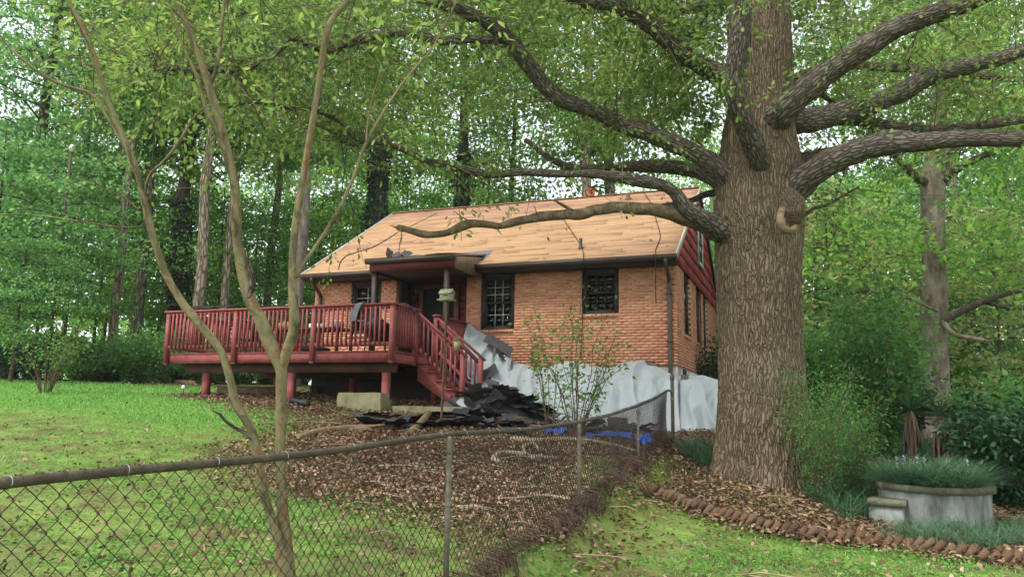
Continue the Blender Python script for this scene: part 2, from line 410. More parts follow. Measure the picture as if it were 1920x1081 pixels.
TV2 = np.array([(0, 0, 0), (.5, -.27, .05), (1, 0, -.04), (.5, .27, .05)])
TF2 = [[(0, 1, 2)], [(0, 2, 3)]]
TV4 = np.array([(0, 0, 0), (.3, -.2, .04), (.7, -.17, .03), (1, 0, -.08), (.7, .17, .03), (.3, .2, .04)])
TF4 = [[(0, 1, 2, 3)], [(0, 3, 4, 5)]]
_o = [(0, 0), (.18, -.06), (.26, -.2), (.36, -.1), (.5, -.3), (.6, -.13), (.78, -.24), (.84, -.09), (1, 0)]
TVO = np.array([(a, b, .12*abs(b)-.10*a*a) for a, b in _o] + [(a, -b, .12*abs(b)-.10*a*a) for a, b in _o[1:-1][::-1]])
TFO = [[(0, 1, 2, 3)], [(3, 4, 5, 0)], [(5, 6, 7, 8)], [(5, 8, 11, 0)], [(0, 13, 14, 15)], [(0, 11, 12, 13)], [(8, 9, 10, 11)]]

def rdir(n, up=0., rng=RNG):
    v = rng.normal(size=(n, 3)); v[:, 2] += up
    return v/np.linalg.norm(v, axis=1)[:, None]

# ================================================================== GROUND
def tps(P):
    P = np.array(P, float); n = len(P)
    d = np.linalg.norm(P[:, None, :2]-P[None, :, :2], axis=2)
    K = np.where(d > 0, d*d*np.log(d+1e-12), 0) + np.eye(n)*.25
    A = np.zeros((n+3, n+3)); A[:n, :n] = K; A[:n, n] = 1; A[:n, n+1:] = P[:, :2]; A[n, :n] = 1; A[n+1:, :n] = P[:, :2].T
    w = np.linalg.solve(A, np.concatenate([P[:, 2], [0, 0, 0]]))
    def f(x, y):
        x = np.asarray(x, float); y = np.asarray(y, float)
        d = np.sqrt((x[..., None]-P[:, 0])**2+(y[..., None]-P[:, 1])**2)
        return (np.where(d > 0, d*d*np.log(d+1e-12), 0)@w[:n]) + w[n] + w[n+1]*x + w[n+2]*y
    return f
_sh = [(-20.7, -.6, -.35), (-25, -8, -.5), (-13.9, -4.5, -.83), (-15, 3, -.35), (-10, 4, -.6), (-5, 1, -.95), (0, 0, -1.1), (-12, 12, -.2), (0, 12, -.9), (-30, 10, -.1), (-25, 25, .1), (-5, 28, -.3), (12, 25, -1.2), (5.8, 5.3, -1.6), (12, 5, -1.9), (0, 3, -1.0), (15, -5, -2.3)]
_L = _sh + [(-10.2, -3.35, -.88), (-7.9, -3.35, -.95), (-5.5, -3.35, -1.13), (-4.4, -2.2, -1.02), (-.55, -1.6, -1.42), (.5, -13, -2.26), (.5, -10, -2.07), (.5, -7.1, -1.74), (.6, -4.2, -1.57), (-4.8, -10.8, -1.82), (-.5, -13.2, -2.24), (-2, -16, -2.5), (-12, -14, -1.6), (-2.5, -5, -1.42), (-9, -8, -1.3), (2.6, -18, -2.7)]
_R = _sh + [(-.55, -1.6, -1.42), (.9, -8.2, -2.1), (4.4, -9.2, -2.38), (2.05, -5.8, -1.98), (1, -4.5, -1.62), (4, -7.1, -2.36), (2.7, -12, -2.5), (2.7, -17.6, -2.72), (.9, -10, -2.35), (.9, -12, -2.47), (6, -11, -2.5), (6, -3, -2.1), (2.5, -2, -1.55), (9, -8, -2.45), (-2, -17, -2.65)]
_hL, _hR = tps(_L), tps(_R)
def sstep(a, b, x):
    t = np.clip((x-a)/(b-a), 0, 1); return t*t*(3-2*t)
def gz(x, y):
    x = np.asarray(x, float); y = np.asarray(y, float)
    w = sstep(.55, .95, x + .08*np.sin(y*2.3) + .05*np.sin(y*5.1+1))
    z = (1-w)*_hL(x, y) + w*_hR(x, y)
    d = np.hypot(x, y+2)
    k = sstep(26, 40, d)
    far = np.where(x > 5, -1.2, -.1) + .0*x
    far = -.65 - .55*np.tanh((x-4)/15.)
    return (1-k)*z + k*far
def gpt(u, v):
    """where the ray through photo pixel (u,v) meets the ground"""
    D = _f + (u-960)/FPX*_r - (v-540.5)/FPX*_u
    for t in np.arange(2.2, 60, .05):
        p = CAM + D*t
        if p[2] < float(gz(p[0], p[1])): return p
    return CAM + D*40
def inpoly(x, y, poly):
    c = np.zeros(np.shape(x), bool); n = len(poly)
    for i in range(n):
        x0, y0 = poly[i][:2]; x1, y1 = poly[(i+1) % n][:2]
        k = ((y0 > y) != (y1 > y)) & (x < (x1-x0)*(y-y0)/(y1-y0+1e-12)+x0)
        c ^= k
    return c
LIT = [gpt(*q) for q in [(1250, 832), (1120, 806), (960, 800), (800, 770), (700, 757), (600, 748), (430, 752), (430, 762), (560, 785), (520, 812), (455, 850), (480, 890), (580, 915), (700, 940), (800, 960), (900, 990), (1000, 1000), (1075, 955), (1160, 885)]]
UNDER = [(-11, -3.9), (-4.5, -5.2), (-2, -6.5), (.6, -6.5), (1.6, -3.8), (2.4, 1.5), (-11, 1.5)]
BED = [gpt(*q) for q in [(1215, 925), (1330, 985), (1500, 1010), (1700, 1035), (1920, 1060), (2100, 1060), (2000, 900), (1500, 800), (1270, 832)]]
def softin(x, y, poly, r=.45):
    s = 0
    for k in range(9):
        a = k*2*pi/8; rr = 0 if k == 8 else r
        s = s + inpoly(x+rr*cos(a), y+rr*sin(a), poly)
    return s/9.
def masks(x, y):
    nz = fbm(np.stack([x*.9, y*.9, 0*x], -1), 3)
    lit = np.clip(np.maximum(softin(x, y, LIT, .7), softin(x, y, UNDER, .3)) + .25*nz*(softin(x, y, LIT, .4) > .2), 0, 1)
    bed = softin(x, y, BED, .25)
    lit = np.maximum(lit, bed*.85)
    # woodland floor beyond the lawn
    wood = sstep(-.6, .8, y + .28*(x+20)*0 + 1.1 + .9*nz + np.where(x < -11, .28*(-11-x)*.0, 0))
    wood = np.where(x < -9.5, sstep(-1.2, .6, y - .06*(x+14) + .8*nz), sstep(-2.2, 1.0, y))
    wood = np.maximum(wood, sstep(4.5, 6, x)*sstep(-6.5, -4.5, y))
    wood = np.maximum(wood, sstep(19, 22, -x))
    near = sstep(-6.5, -9.5, y)*(1-lit)       # patchy thin turf close to the street
    return lit, wood, near, nz
XS = np.concatenate([-np.geomspace(30, 600, 22)[::-1], np.arange(-29.7, 15, .22), np.geomspace(15.3, 600, 22)])
YS = np.concatenate([-np.geomspace(19, 300, 12)[::-1], np.arange(-18.7, 12, .22), np.geomspace(12.4, 700, 30)])
gx, gy = np.meshgrid(XS, YS, indexing='ij')
fx, fy = gx.ravel(), gy.ravel()
fz = gz(fx, fy)
lit, wood, near, nz = masks(fx, fy)
fz = fz + .035*fbm(np.stack([fx*1.4, fy*1.4, 0*fx], -1), 3) + .02*lit*vnoise(np.stack([fx*5, fy*5, 0*fx], -1))
fz = np.where((fx > 2.3) & (fy < -17), fz, fz)
mb = MB(); mb.grid(np.stack([gx, gy, fz.reshape(gx.shape)], -1)[:, ::1])
def ground_mat():
    m = bpy.data.materials.new('ground_cover'); m.use_nodes = True
    t = m.node_tree; N = t.nodes; L = t.links; b = N['Principled BSDF']
    b.inputs['Roughness'].default_value = .95; b.inputs['Specular IOR Level'].default_value = .1
    tc = N.new('ShaderNodeTexCoord')
    def noise(sc, d=6):
        n = N.new('ShaderNodeTexNoise'); n.inputs['Scale'].default_value = sc; n.inputs['Detail'].default_value = d; n.inputs['Roughness'].default_value = .7
        L.new(tc.outputs['Object'], n.inputs['Vector']); return n
    at_ = N.new('ShaderNodeVertexColor'); at_.layer_name = 'cover'
    sp = N.new('ShaderNodeSeparateColor'); L.new(at_.outputs[0], sp.inputs[0])
    n1, n2, n3 = noise(9), noise(14), noise(2.2)
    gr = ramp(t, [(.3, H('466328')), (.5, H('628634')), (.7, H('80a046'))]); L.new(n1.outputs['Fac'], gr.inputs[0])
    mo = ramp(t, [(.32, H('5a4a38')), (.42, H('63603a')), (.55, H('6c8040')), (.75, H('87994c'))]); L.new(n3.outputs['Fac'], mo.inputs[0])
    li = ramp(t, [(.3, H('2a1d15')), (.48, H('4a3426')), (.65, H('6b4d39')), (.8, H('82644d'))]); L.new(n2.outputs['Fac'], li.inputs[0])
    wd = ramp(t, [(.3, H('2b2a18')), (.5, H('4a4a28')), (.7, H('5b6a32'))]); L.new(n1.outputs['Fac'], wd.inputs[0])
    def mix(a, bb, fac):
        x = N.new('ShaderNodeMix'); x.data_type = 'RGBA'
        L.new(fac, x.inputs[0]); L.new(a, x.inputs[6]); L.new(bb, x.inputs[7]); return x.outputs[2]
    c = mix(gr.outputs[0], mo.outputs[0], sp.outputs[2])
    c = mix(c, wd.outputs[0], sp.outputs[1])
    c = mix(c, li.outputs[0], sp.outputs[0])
    L.new(c, b.inputs['Base Color'])
    bu = N.new('ShaderNodeBump'); bu.inputs['Strength'].default_value = .8; bu.inputs['Distance'].default_value = .05
    nb = noise(22, 4); L.new(nb.outputs['Fac'], bu.inputs['Height']); L.new(bu.outputs[0], b.inputs['Normal'])
    return m
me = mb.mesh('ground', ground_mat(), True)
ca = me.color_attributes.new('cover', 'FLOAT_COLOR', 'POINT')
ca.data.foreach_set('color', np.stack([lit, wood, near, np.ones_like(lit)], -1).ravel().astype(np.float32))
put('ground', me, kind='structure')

# ================================================================== HOUSE
HW, HD, HH = 9.757, 8.516, 2.394
RZ, EZ, OE = 5.32, 2.4475, .46
XL, XR = -HW-.12, .06
RY = HD/2
house = thing('brick_house', 'small orange brick house with a stripped bare-board roof behind the red deck', 'house', (-HW/2, HD/2, -1.0))
BL, BH, JT = .1915, .0555, .0115
CH, CW = BH+JT, BL+JT
# openings on the front: (x0,x1,z0,z1)
WA = (-8.62, -7.70, .86, 2.32); WB = (-4.85, -3.95, .90, 2.36); WC = (-2.235, -1.345, 1.215, 2.36); RECESS = (-7.24, -5.245, -1, 2.5)
def cut(iv, holes):
    out = [iv]
    for a, b in holes:
        nx = []
        for s, e in out:
            if b <= s or a >= e: nx.append((s, e)); continue
            if a-s > .02: nx.append((s, a))
            if e-b > .02: nx.append((b, e))
        out = nx
    return out
def brickwork(length, holes, z1):
    """stretcher bond: list of (s0,s1,z0,z1) along a wall from s=0..length"""
    out = []; row = 0; z = 0.
    while z + BH <= z1+.02:
        off = (CW/2 if row % 2 else 0)
        hs = [(h[0], h[1]) for h in holes if h[2]-.005 < z+BH/2 < h[3]]
        s = -off
        while s < length:
            a, b = max(0, s), min(length, s+BL)
            if b-a > .03:
                for q in cut((a, b), hs):
                    if q[1]-q[0] > .03: out.append((q[0], q[1], z, z+BH))
            s += CW
        z += CH; row += 1
    return out
# front wall: mortar slab pieces, then bricks proud of it
front = MB()
def slab(mbx, x0, x1, z0, z1): mbx.box(x0, x1, .0035, .2, z0, z1)
xs = [-HW+.002, WA[0], WA[1], RECESS[0], RECESS[1], WB[0], WB[1], WC[0], WC[1], -.012]
frontL = MB()
slab(frontL, xs[0], xs[1], -.02, HH); slab(frontL, xs[1], xs[2], -.02, WA[2]); slab(frontL, xs[2], xs[3], -.02, HH); slab(frontL, xs[1], xs[2], WA[3], HH)
slab(front, xs[4], xs[5], -.02, HH); slab(front, xs[5], xs[6], -.02, WB[2]); slab(front, xs[6], xs[7], -.02, HH)
slab(front, xs[7], xs[8], -.02, WC[2]); slab(front, xs[8], xs[9], -.02, HH)
for w in (WB, WC): slab(front, w[0], w[1], w[3], HH)
fwallL = frontL.build('front_wall', MT['mortar'], house)
fwall = front.build('front_wall', MT['mortar'], house)
def xh(w, ext=0): return (w[0]+HW, w[1]+HW, w[2]-.09, w[3])
fb = brickwork(HW, [xh(WA), xh(WB), xh(WC), (RECESS[0]+HW, RECESS[1]+HW, -1, 3)], HH)
full = [q for q in fb if q[1]-q[0] > BL-.004]
full.sort(key=lambda q: -q[0])
pick = set(id(q) for q in full[:300])
bm = MB(); bm.box(0, BL, 0, .05, 0, BH)
bme = bm.mesh('brick', MT['brick_o'])
rest = MB(); restL = MB()
for q in fb:
    j = random.uniform(-.0015, .0025)
    if id(q) in pick: put('brick', bme, fwall, loc=(q[0]-HW, j, q[2]))
    else: (restL if q[0]-HW < -6.5 else rest).box(q[0]-HW, q[1]-HW, j, .05, q[2], q[3])
rest.build('brickwork', MT['brick_i'], fwall, kind='stuff'); restL.build('brickwork', MT['brick_i'], fwallL, kind='stuff')
# gable wall on the right
SW = [(1.17, 2.25, .82, 2.4), (3.40, 4.45, .82, 2.4), (4.95, 5.9, .82, 2.4)]
side = MB(); prev = .2
for w in SW:
    side.box(-.2, -.0035, prev, w[0], -.02, HH); side.box(-.2, -.0035, w[0], w[1], -.02, w[2]); prev = w[1]
side.box(-.2, -.0035, prev, HD, -.02, HH)
swall = side.build('gable_wall', MT['mortar'], house)
sb = brickwork(HD-.052, [(w[0]-.052, w[1]-.052, w[2]-.09, 3) for w in SW], HH)
rest = MB()
for q in sb:
    j = random.uniform(-.0025, .0015)
    rest.box(-.05, j, q[0]+.052, q[1]+.052, q[2], q[3])
for w in SW:        # rowlock sills
    for k in range(int((w[1]-w[0]+.1)/.066)):
        rest.box(-.12, .03, w[0]-.05+k*.066, w[0]+.007+k*.066, w[2]-.09, w[2]-.012)
rest.build('brickwork', MT['brick_i'], swall, kind='stuff')
other = MB(); other.box(-HW, -HW+.2, .2, HD, -.02, HH); other.box(-HW+.2, -.2, HD-.2, HD, -.02, HH)
other.build('rear_walls', MT['brick_i'], house)
fq = MB(); fq.box(-HW+.02, -2.6, .02, .25, -1.6, -.022); fq.build('shade_dark_foundation', MT['soffit'], house)  # front foundation coloured dark brown to stand in for the deck's shade
fd = MB(); fd.box(-2.599, -.02, .02, .25, -1.6, -.022); fd.box(-.25, -.021, .25, HD-.02, -1.9, -.0225)
fz_ = MB(); fz_.box(-HW+.021, -HW+.25, .25, HD-.02, -1.6, -.0225); fz_.build('foundation', MT['concrete_block'], house)
fnd = fd.build('foundation', MT['concrete_block'], house)
v = MB(); v.box(-.05, -.012, .85, 1.42, -.32, -.04); v.build('crawl_vent', MT['black'], fnd)
# dark inside so that the windows look into a room
inn = MB(); inn.box(-HW+.3, -.3, 1.9, 2.0, -.02, HH); inn.box(-HW+.3, -.3, .2, 2.0, HH-.03, HH); inn.box(-HW+.3, -.3, .2, 2.0, -.02, .02)
inn.build('room_lining', mat('room_paint', [H('6b675d'), H('7c776b')], 3), house)

def glassmat():
    m = bpy.data.materials.new('window_glass'); m.use_nodes = True
    t = m.node_tree; N = t.nodes; L = t.links
    tr = N.new('ShaderNodeBsdfTransparent'); tr.inputs[0].default_value = (.55, .6, .58, 1)
    gl = N.new('ShaderNodeBsdfGlossy'); gl.inputs['Roughness'].default_value = .03
    tc = N.new('ShaderNodeTexCoord'); no = N.new('ShaderNodeTexNoise'); no.inputs['Scale'].default_value = 2.2
    L.new(tc.outputs['Object'], no.inputs['Vector'])
    bu = N.new('ShaderNodeBump'); bu.inputs['Strength'].default_value = .03; bu.inputs['Distance'].default_value = .02
    L.new(no.outputs['Fac'], bu.inputs['Height']); L.new(bu.outputs[0], gl.inputs['Normal'])
    fr = N.new('ShaderNodeFresnel'); fr.inputs['IOR'].default_value = 1.45
    mx = N.new('ShaderNodeMixShader')
    L.new(fr.outputs[0], mx.inputs[0]); L.new(tr.outputs[0], mx.inputs[1]); L.new(gl.outputs[0], mx.inputs[2]); L.new(mx.outputs[0], N['Material Output'].inputs[0])
    return m
MT['glass'] = glassmat()
def window(w, rows, name='window', cols=3, curtain=False, muntin='dkbrown', side=False):
    """double-hung sash in an opening; front face set back 9 cm"""
    x0, x1, z0, z1 = w
    T = (lambda x, y, z: (-y, x, z)) if side else (lambda x, y, z: (x, y, z))
    def B(m, a, b, c, d, e, f):
        p, q = T(a, c, e), T(b, d, f)
        m.box(min(p[0], q[0]), max(p[0], q[0]), min(p[1], q[1]), max(p[1], q[1]), e, f)
    f = MB()
    B(f, x0+.001, x0+.09, .055, .19, z0, z1); B(f, x1-.09, x1-.001, .055, .19, z0, z1)
    B(f, x0+.09, x1-.09, .055, .19, z1-.17, z1); B(f, x0+.09, x1-.09, .04, .19, z0-.012, z0+.06)
    wo = f.build(name, MT['dkbrown'], house)
    gx0, gx1 = x0+.09, x1-.09; za, zb = z0+.06, z1-.17; zm = (za+zb)/2
    for k, (s0, s1, yy) in enumerate(((za, zm+.02, .12), (zm-.02, zb, .09))):
        sm = MB()
        B(sm, gx0+.001, gx0+.045, yy, yy+.03, s0, s1); B(sm, gx1-.045, gx1-.001, yy, yy+.03, s0, s1)
        B(sm, gx0+.045, gx1-.045, yy, yy+.03, s0, s0+.045); B(sm, gx0+.045, gx1-.045, yy, yy+.03, s1-.045, s1)
        sm.build('sash', MT['dkbrown'], wo)
        ix0, ix1, iz0, iz1 = gx0+.045, gx1-.045, s0+.045, s1-.045
        mu = MB(); nr = rows[k]
        for c in range(1, cols):
            xx = ix0+(ix1-ix0)*c/cols; B(mu, xx-.009, xx+.009, yy+.006, yy+.024, iz0, iz1)
        for r_ in range(1, nr):
            zz = iz0+(iz1-iz0)*r_/nr; B(mu, ix0, ix1, yy+.007, yy+.023, zz-.009, zz+.009)
        if mu.V: mu.build('muntin', MT[muntin], wo)
        for c in range(cols):
            for r_ in range(nr):
                p = MB(); B(p, ix0+(ix1-ix0)*c/cols, ix0+(ix1-ix0)*(c+1)/cols, yy+.013, yy+.017, iz0+(iz1-iz0)*r_/nr, iz0+(iz1-iz0)*(r_+1)/nr)
                p.build('pane', MT['glass'], wo)
    if curtain:
        cu = MB(); n = 40; t = np.linspace(gx0+.03, gx1-.03, n)
        V = np.stack([np.stack([t, .30+.018*np.sin(np.arange(n)*1.3), np.full(n, z)], -1) for z in (zb-.27, zb)], 0)
        cu.grid(V); cu.build('curtain', MT['curtain'], wo)
    if not side:
        st = MB()
        for k in range(int((x1-x0+.08)/.066)):
            st.box(x0-.04+k*.066, x0+.017+k*.066, -.028, .1, z0-.09, z0-.0125)
        st.build('rowlock_sill', MT['brick_i'], wo)
    return wo
window(WA, (2, 2), muntin='glassmuntin', cols=2)
wb = window(WB, (2, 3), muntin='glassmuntin')
wc = window(WC, (2, 2), curtain=True)
for w in SW: window((w[0], w[1], w[2], w[3]), (1, 1), cols=1, side=True)
# bottles on the meeting rail behind the kitchen window and a soap bottle on its stool
kb = MB(); kb.box(WC[0]+.1, WC[1]-.1, .2, .34, 1.735, 1.755); kb.build('shelf', MT['white'], wc)
for k in range(8):
    x = WC[0]+.17+k*.075
    m = MB(); m.lathe([(.0, 0), (.022, 0), (.024, .07), (.012, .10), (.011, .135), (0, .136)], 10, (x, .26, 1.756))
    m.build('bottle', MT['white'] if k % 3 != 1 else MT['black'], wc, smooth=True)
m = MB(); m.lathe([(0, 0), (.035, 0), (.037, .12), (.012, .15), (.011, .2), (.02, .21), (0, .215)], 12, (WC[1]-.2, .26, 1.275)); m.build('soap_bottle', MT['white'], wc, smooth=True)
# ---- entry recess, door, siding
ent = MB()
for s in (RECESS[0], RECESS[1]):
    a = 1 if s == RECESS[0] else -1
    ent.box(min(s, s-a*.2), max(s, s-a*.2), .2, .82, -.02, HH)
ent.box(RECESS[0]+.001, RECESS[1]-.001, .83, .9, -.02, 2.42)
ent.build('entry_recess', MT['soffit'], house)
DX0, DX1, DZ1 = -6.86, -5.92, 2.12
for k in range(14):
    z0 = .1+k*.165; z1 = min(z0+.172, 2.4)
    if z0 > 2.38: break
    segs = [(RECESS[0]+.004, RECESS[1]-.004)] if z0 > DZ1+.12 else [(RECESS[0]+.004, DX0-.13), (DX1+.13, RECESS[1]-.004)]
    for a, b in segs:
        m = MB(); m.hexa([(a, .77, z0), (b, .77, z0), (b, .83, z0), (a, .83, z0), (a, .80, z1), (b, .80, z1), (b, .83, z1), (a, .83, z1)])
        m.build('siding_board', MT['burgundy'], house)
d = MB(); d.box(DX0-.12, DX0, .73, .83, .1, DZ1+.12); d.box(DX1, DX1+.12, .73, .83, .1, DZ1+.12); d.box(DX0, DX1, .73, .83, DZ1, DZ1+.12); d.box(DX0, DX1, .70, .83, .06, .12)
dr = d.build('front_door', mat('door_casing', [H('6a3a30'), H('7d4a3c')], 5, rough=.6), house)
m = MB(); m.box(DX0+.003, DX1-.003, .765, .79, .12, DZ1-.003); m.build('screen', MT['screen'], dr)
m = MB(); m.box(DX0+.004, DX0+.06, .757, .764, .121, DZ1-.01); m.box(DX1-.06, DX1-.004, .757, .764, .121, DZ1-.01); m.box(DX0+.06, DX1-.06, .757, .764, DZ1-.07, DZ1-.01); m.build('screen_frame', MT['black'], dr)
m = MB(); m.tube([(DX1-.1, .755, 1.1), (DX1-.1, .72, 1.1), (DX1-.16, .72, 1.1)], .01, 8); m.build('handle', MT['galv'], dr, smooth=True)
lan = MB(); lan.box(-7.06, -6.98, .70, .768, 2.0, 2.12)
lo = lan.build('porch_lantern', MT['rust'], house)
m = MB(); m.lathe([(0, 0), (.03, 0), (.055, .05), (.06, .18), (.03, .24), (0, .26)], 8, (-7.02, .64, 1.82)); m.build('lamp_glass', MT['glass'], lo)
m = MB(); m.lathe([(.062, .18), (.065, .2), (.03, .27), (0, .3)], 8, (-7.02, .64, 1.82)); m.build('lamp_cap', MT['rust'], lo)
# ---- main roof: bare sheathing boards row by row
nrm_f = np.array([0, -(RZ-EZ), RY+OE]); nrm_f /= np.linalg.norm(nrm_f)
sl_v = np.array([0, RY+OE, RZ-EZ]); SL = np.linalg.norm(sl_v); sl_v /= SL
base = MB()
e0 = np.array([XL+.03, -OE+.03, EZ-.05]); 
base.prism([(XL+.03, -OE+.02, EZ-.03), (XR-.03, -OE+.02, EZ-.03), (XR-.03, RY, RZ-.035), (XL+.03, RY, RZ-.035)], -nrm_f*.09)
base.prism([(XL, HD+OE, EZ), (XL, RY+.004, RZ), (XR, RY+.004, RZ), (XR, HD+OE, EZ)], (0, 0, -.1))
roof = base.build('roof', MT['shingle'], house)
NR = 38; rw = SL/NR
for i in range(NR):
    x = XL; s0 = i*rw
    while x < XR-.02:
        ln = random.choice([1.22, 1.83, 2.44, 2.44, 3.05, 3.66]) * (random.uniform(.5, 1) if x == XL else 1)
        x2 = min(x+ln, XR)
        if XR-x2 < .4: x2 = XR
        lift = random.uniform(0, .006)
        o = np.array([0, -OE, EZ]) + sl_v*(s0+.0025) + nrm_f*(-.02+lift)
        m = MB()
        P = [o+np.array([x+.002, 0, 0]), o+np.array([x2-.002, 0, 0]), o+np.array([x2-.002, 0, 0])+sl_v*(rw-.011), o+np.array([x+.002, 0, 0])+sl_v*(rw-.011)]
        # a gentle cup along the board
        m.hexa(P+[p+nrm_f*(.019+random.uniform(0, .003)) for p in P])
        red = random.random() < (sstep(.55, 1.05, i/NR)*.8 + .03) 
        m.build('board', MT['pine_red'] if red else MT['pine'], roof)
        x = x2
m = MB(); m.bar((XL, RY, RZ+.006), (XR, RY, RZ+.006), .16, .02); m.build('ridge_strip', MT['pine_red'], roof)
# rake trims
for xx, nm in ((XR, 1), (XL, -1)):
    m = MB()
    a = np.array([xx+nm*.014, -OE-.02, EZ-.06]); b = np.array([xx+nm*.014, RY, RZ-.06])
    m.bar(a, b, .026, .17, (0, 0, 1)); m.build('rake_trim', MT['ridgetrim'], roof)
    m = MB(); m.bar((xx+nm*.014, RY+.01, RZ-.07), (xx+nm*.014, HD+OE, EZ-.07), .026, .19); m.build('rake_trim', MT['dkbrown'], roof)
# soffit + fascia + gutters
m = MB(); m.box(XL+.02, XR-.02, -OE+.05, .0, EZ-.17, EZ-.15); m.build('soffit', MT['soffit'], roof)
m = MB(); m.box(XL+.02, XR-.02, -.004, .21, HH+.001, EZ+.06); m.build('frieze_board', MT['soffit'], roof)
def gutter(x0, x1, y, z, par, name='gutter'):
    prof = [(0, 0), (-.085, 0), (-.115, -.03), (-.115, -.06), (-.075, -.115), (0, -.115)]
    g = MB(); g.prism([(x0, y+a, z+b) for a, b in prof], (x1-x0, 0, 0)); o = g.build(name, MT['gutter'], par)
    l = MB(); l.bar((x0, y-.116, z-.003), (x1, y-.116, z-.003), .012, .014); l.build('gutter_lip', MT['dkbrown'], o)
    return o
gutter(XL-.02, -7.02, -OE+.02, EZ-.005, roof); gutter(-4.86, XR+.03, -OE+.02, EZ-.005, roof)
m = MB(); m.box(XL+.02, XR-.02, -OE+.022, -OE+.048, EZ-.17, EZ-.03); m.build('fascia', MT['dkbrown'], roof)
def downspout(x, zb):
    m = MB(); pts = crom([(x, -OE-.02, EZ-.11), (x, -OE-.02, EZ-.18), (x, -.2, EZ-.40), (x, -.075, EZ-.5), (x, -.06, EZ-.62), (x, -.06, 1.0), (x, -.06, zb)], .08)
    m.tube(pts, .048, 10); o = m.build('downspout', MT['gutter'], house, smooth=True)
    for z in (1.6, .5):
        s = MB(); s.box(x-.06, x+.06, -.115, -.002, z, z+.03); s.build('strap', MT['dkbrown'], o)
downspout(-.16, -.62); downspout(-9.55, .1)
# gable end: courses of red shingles, each panel a piece
gx_ = .004
def roofz(y): return EZ-.1 + (RZ-EZ)*(1-abs(y-RY)/(RY+OE))
gb = MB(); gb.prism([(-.05, -.02, HH), (-.05, HD, HH), (-.05, RY, roofz(RY)-.05)], (.04, 0, 0)); gable = gb.build('gable', MT['soffit'], house)
GW = (3.75, 4.75, 3.05, 4.35)
z = HH-.06; k = 0
while z < RZ-.2:
    z1 = z+.30
    def yr(zz):
        q = (zz-(EZ-.1))/(RZ-EZ); h = (1-q)*(RY+OE); return (RY-h, RY+h)
    a0, b0 = yr(z); a1, b1 = yr(min(z1, RZ-.12))
    a0, b0 = max(a0, -.05), min(b0, HD+.05); a1 = max(a1, -.05); b1 = min(b1, HD+.05)
    segs = [((a0, b0), (a1, b1))]
    if z < GW[3] and z1 > GW[2]:
        segs = [((a0, GW[0]), (a1, GW[0])), ((GW[1], b0), (GW[1], b1))]
    for (p, q), (p1, q1) in segs:
        n = max(1, int((q-p)/1.3))
        for s in range(n):
            u0, u1 = p+(q-p)*s/n, p+(q-p)*(s+1)/n; w0, w1 = p1+(q1-p1)*s/n, p1+(q1-p1)*(s+1)/n
            m = MB(); t = .002
            m.hexa([(.0, u0+t, z), (.038, u0+t, z), (.038, u1-t, z), (.0, u1-t, z), (0, w0+t, z1-.008), (.016, w0+t, z1-.008), (.016, w1-t, z1-.008), (0, w1-t, z1-.008)])
            m.build('shingle_panel', MT['redshake'], gable)
    z = z1; k += 1
m = MB(); m.box(.0, .06, GW[0]+.003, GW[0]+.08, GW[2], GW[3]); m.box(.0, .06, GW[1]-.08, GW[1]-.003, GW[2], GW[3]); m.box(0, .06, GW[0]+.08, GW[1]-.08, GW[3]-.08, GW[3]); m.box(0, .07, GW[0]+.08, GW[1]-.08, GW[2]-.03, GW[2]+.05)
gwo = m.build('attic_window', MT['ridgetrim'], gable)
m = MB(); m.box(.01, .02, GW[0]+.08, GW[1]-.08, GW[2]+.05, GW[3]-.08); m.build('pane', MT['glass'], gwo)
m = MB(); m.box(.005, .05, GW[0]+.08, GW[1]-.08, 3.68, 3.73); m.build('meeting_rail', MT['dkbrown'], gwo)
# roof penetrations
def onroof(u, v, lift=0.):
    D = _f + (u-960)/FPX*_r - (v-540.5)/FPX*_u
    o = np.array([0, -OE, EZ]); t = ((o-CAM)@nrm_f)/(D@nrm_f)
    return CAM + D*t + nrm_f*lift
def pipe(u, v, h, r, nm, mm):
    p = onroof(u, v); m = MB(); m.lathe([(r*1.7, -.08), (r*1.6, .03), (r, .05), (r, h), (r*.8, h), (r*.8, h-.05), (0, h-.05)], 14, p); m.build(nm, mm, roof)
pipe(1089, 466, .26, .04, 'vent_pipe', MT['dkbrown']); pipe(1178, 374, .16, .06, 'roof_vent', MT['rust'])
rl = MB(); k_ = 150; u_ = RNG.uniform(XL+.3, XR-.3, k_); s_ = RNG.uniform(.1, SL-.2, k_)
rl.leaves(np.array([0, -OE, EZ]) + np.stack([u_, 0*u_, 0*u_], -1) + sl_v*s_[:, None] + nrm_f*.012, np.stack([RNG.normal(size=k_), sl_v[1]*RNG.normal(size=k_), sl_v[2]*RNG.normal(size=k_)], -1), nrm_f+RNG.normal(size=(k_, 3))*.2, RNG.uniform(.04, .16, k_), TV2, TF2, .8)
rl.build('roof_litter', MT['litter'], roof, kind='stuff')
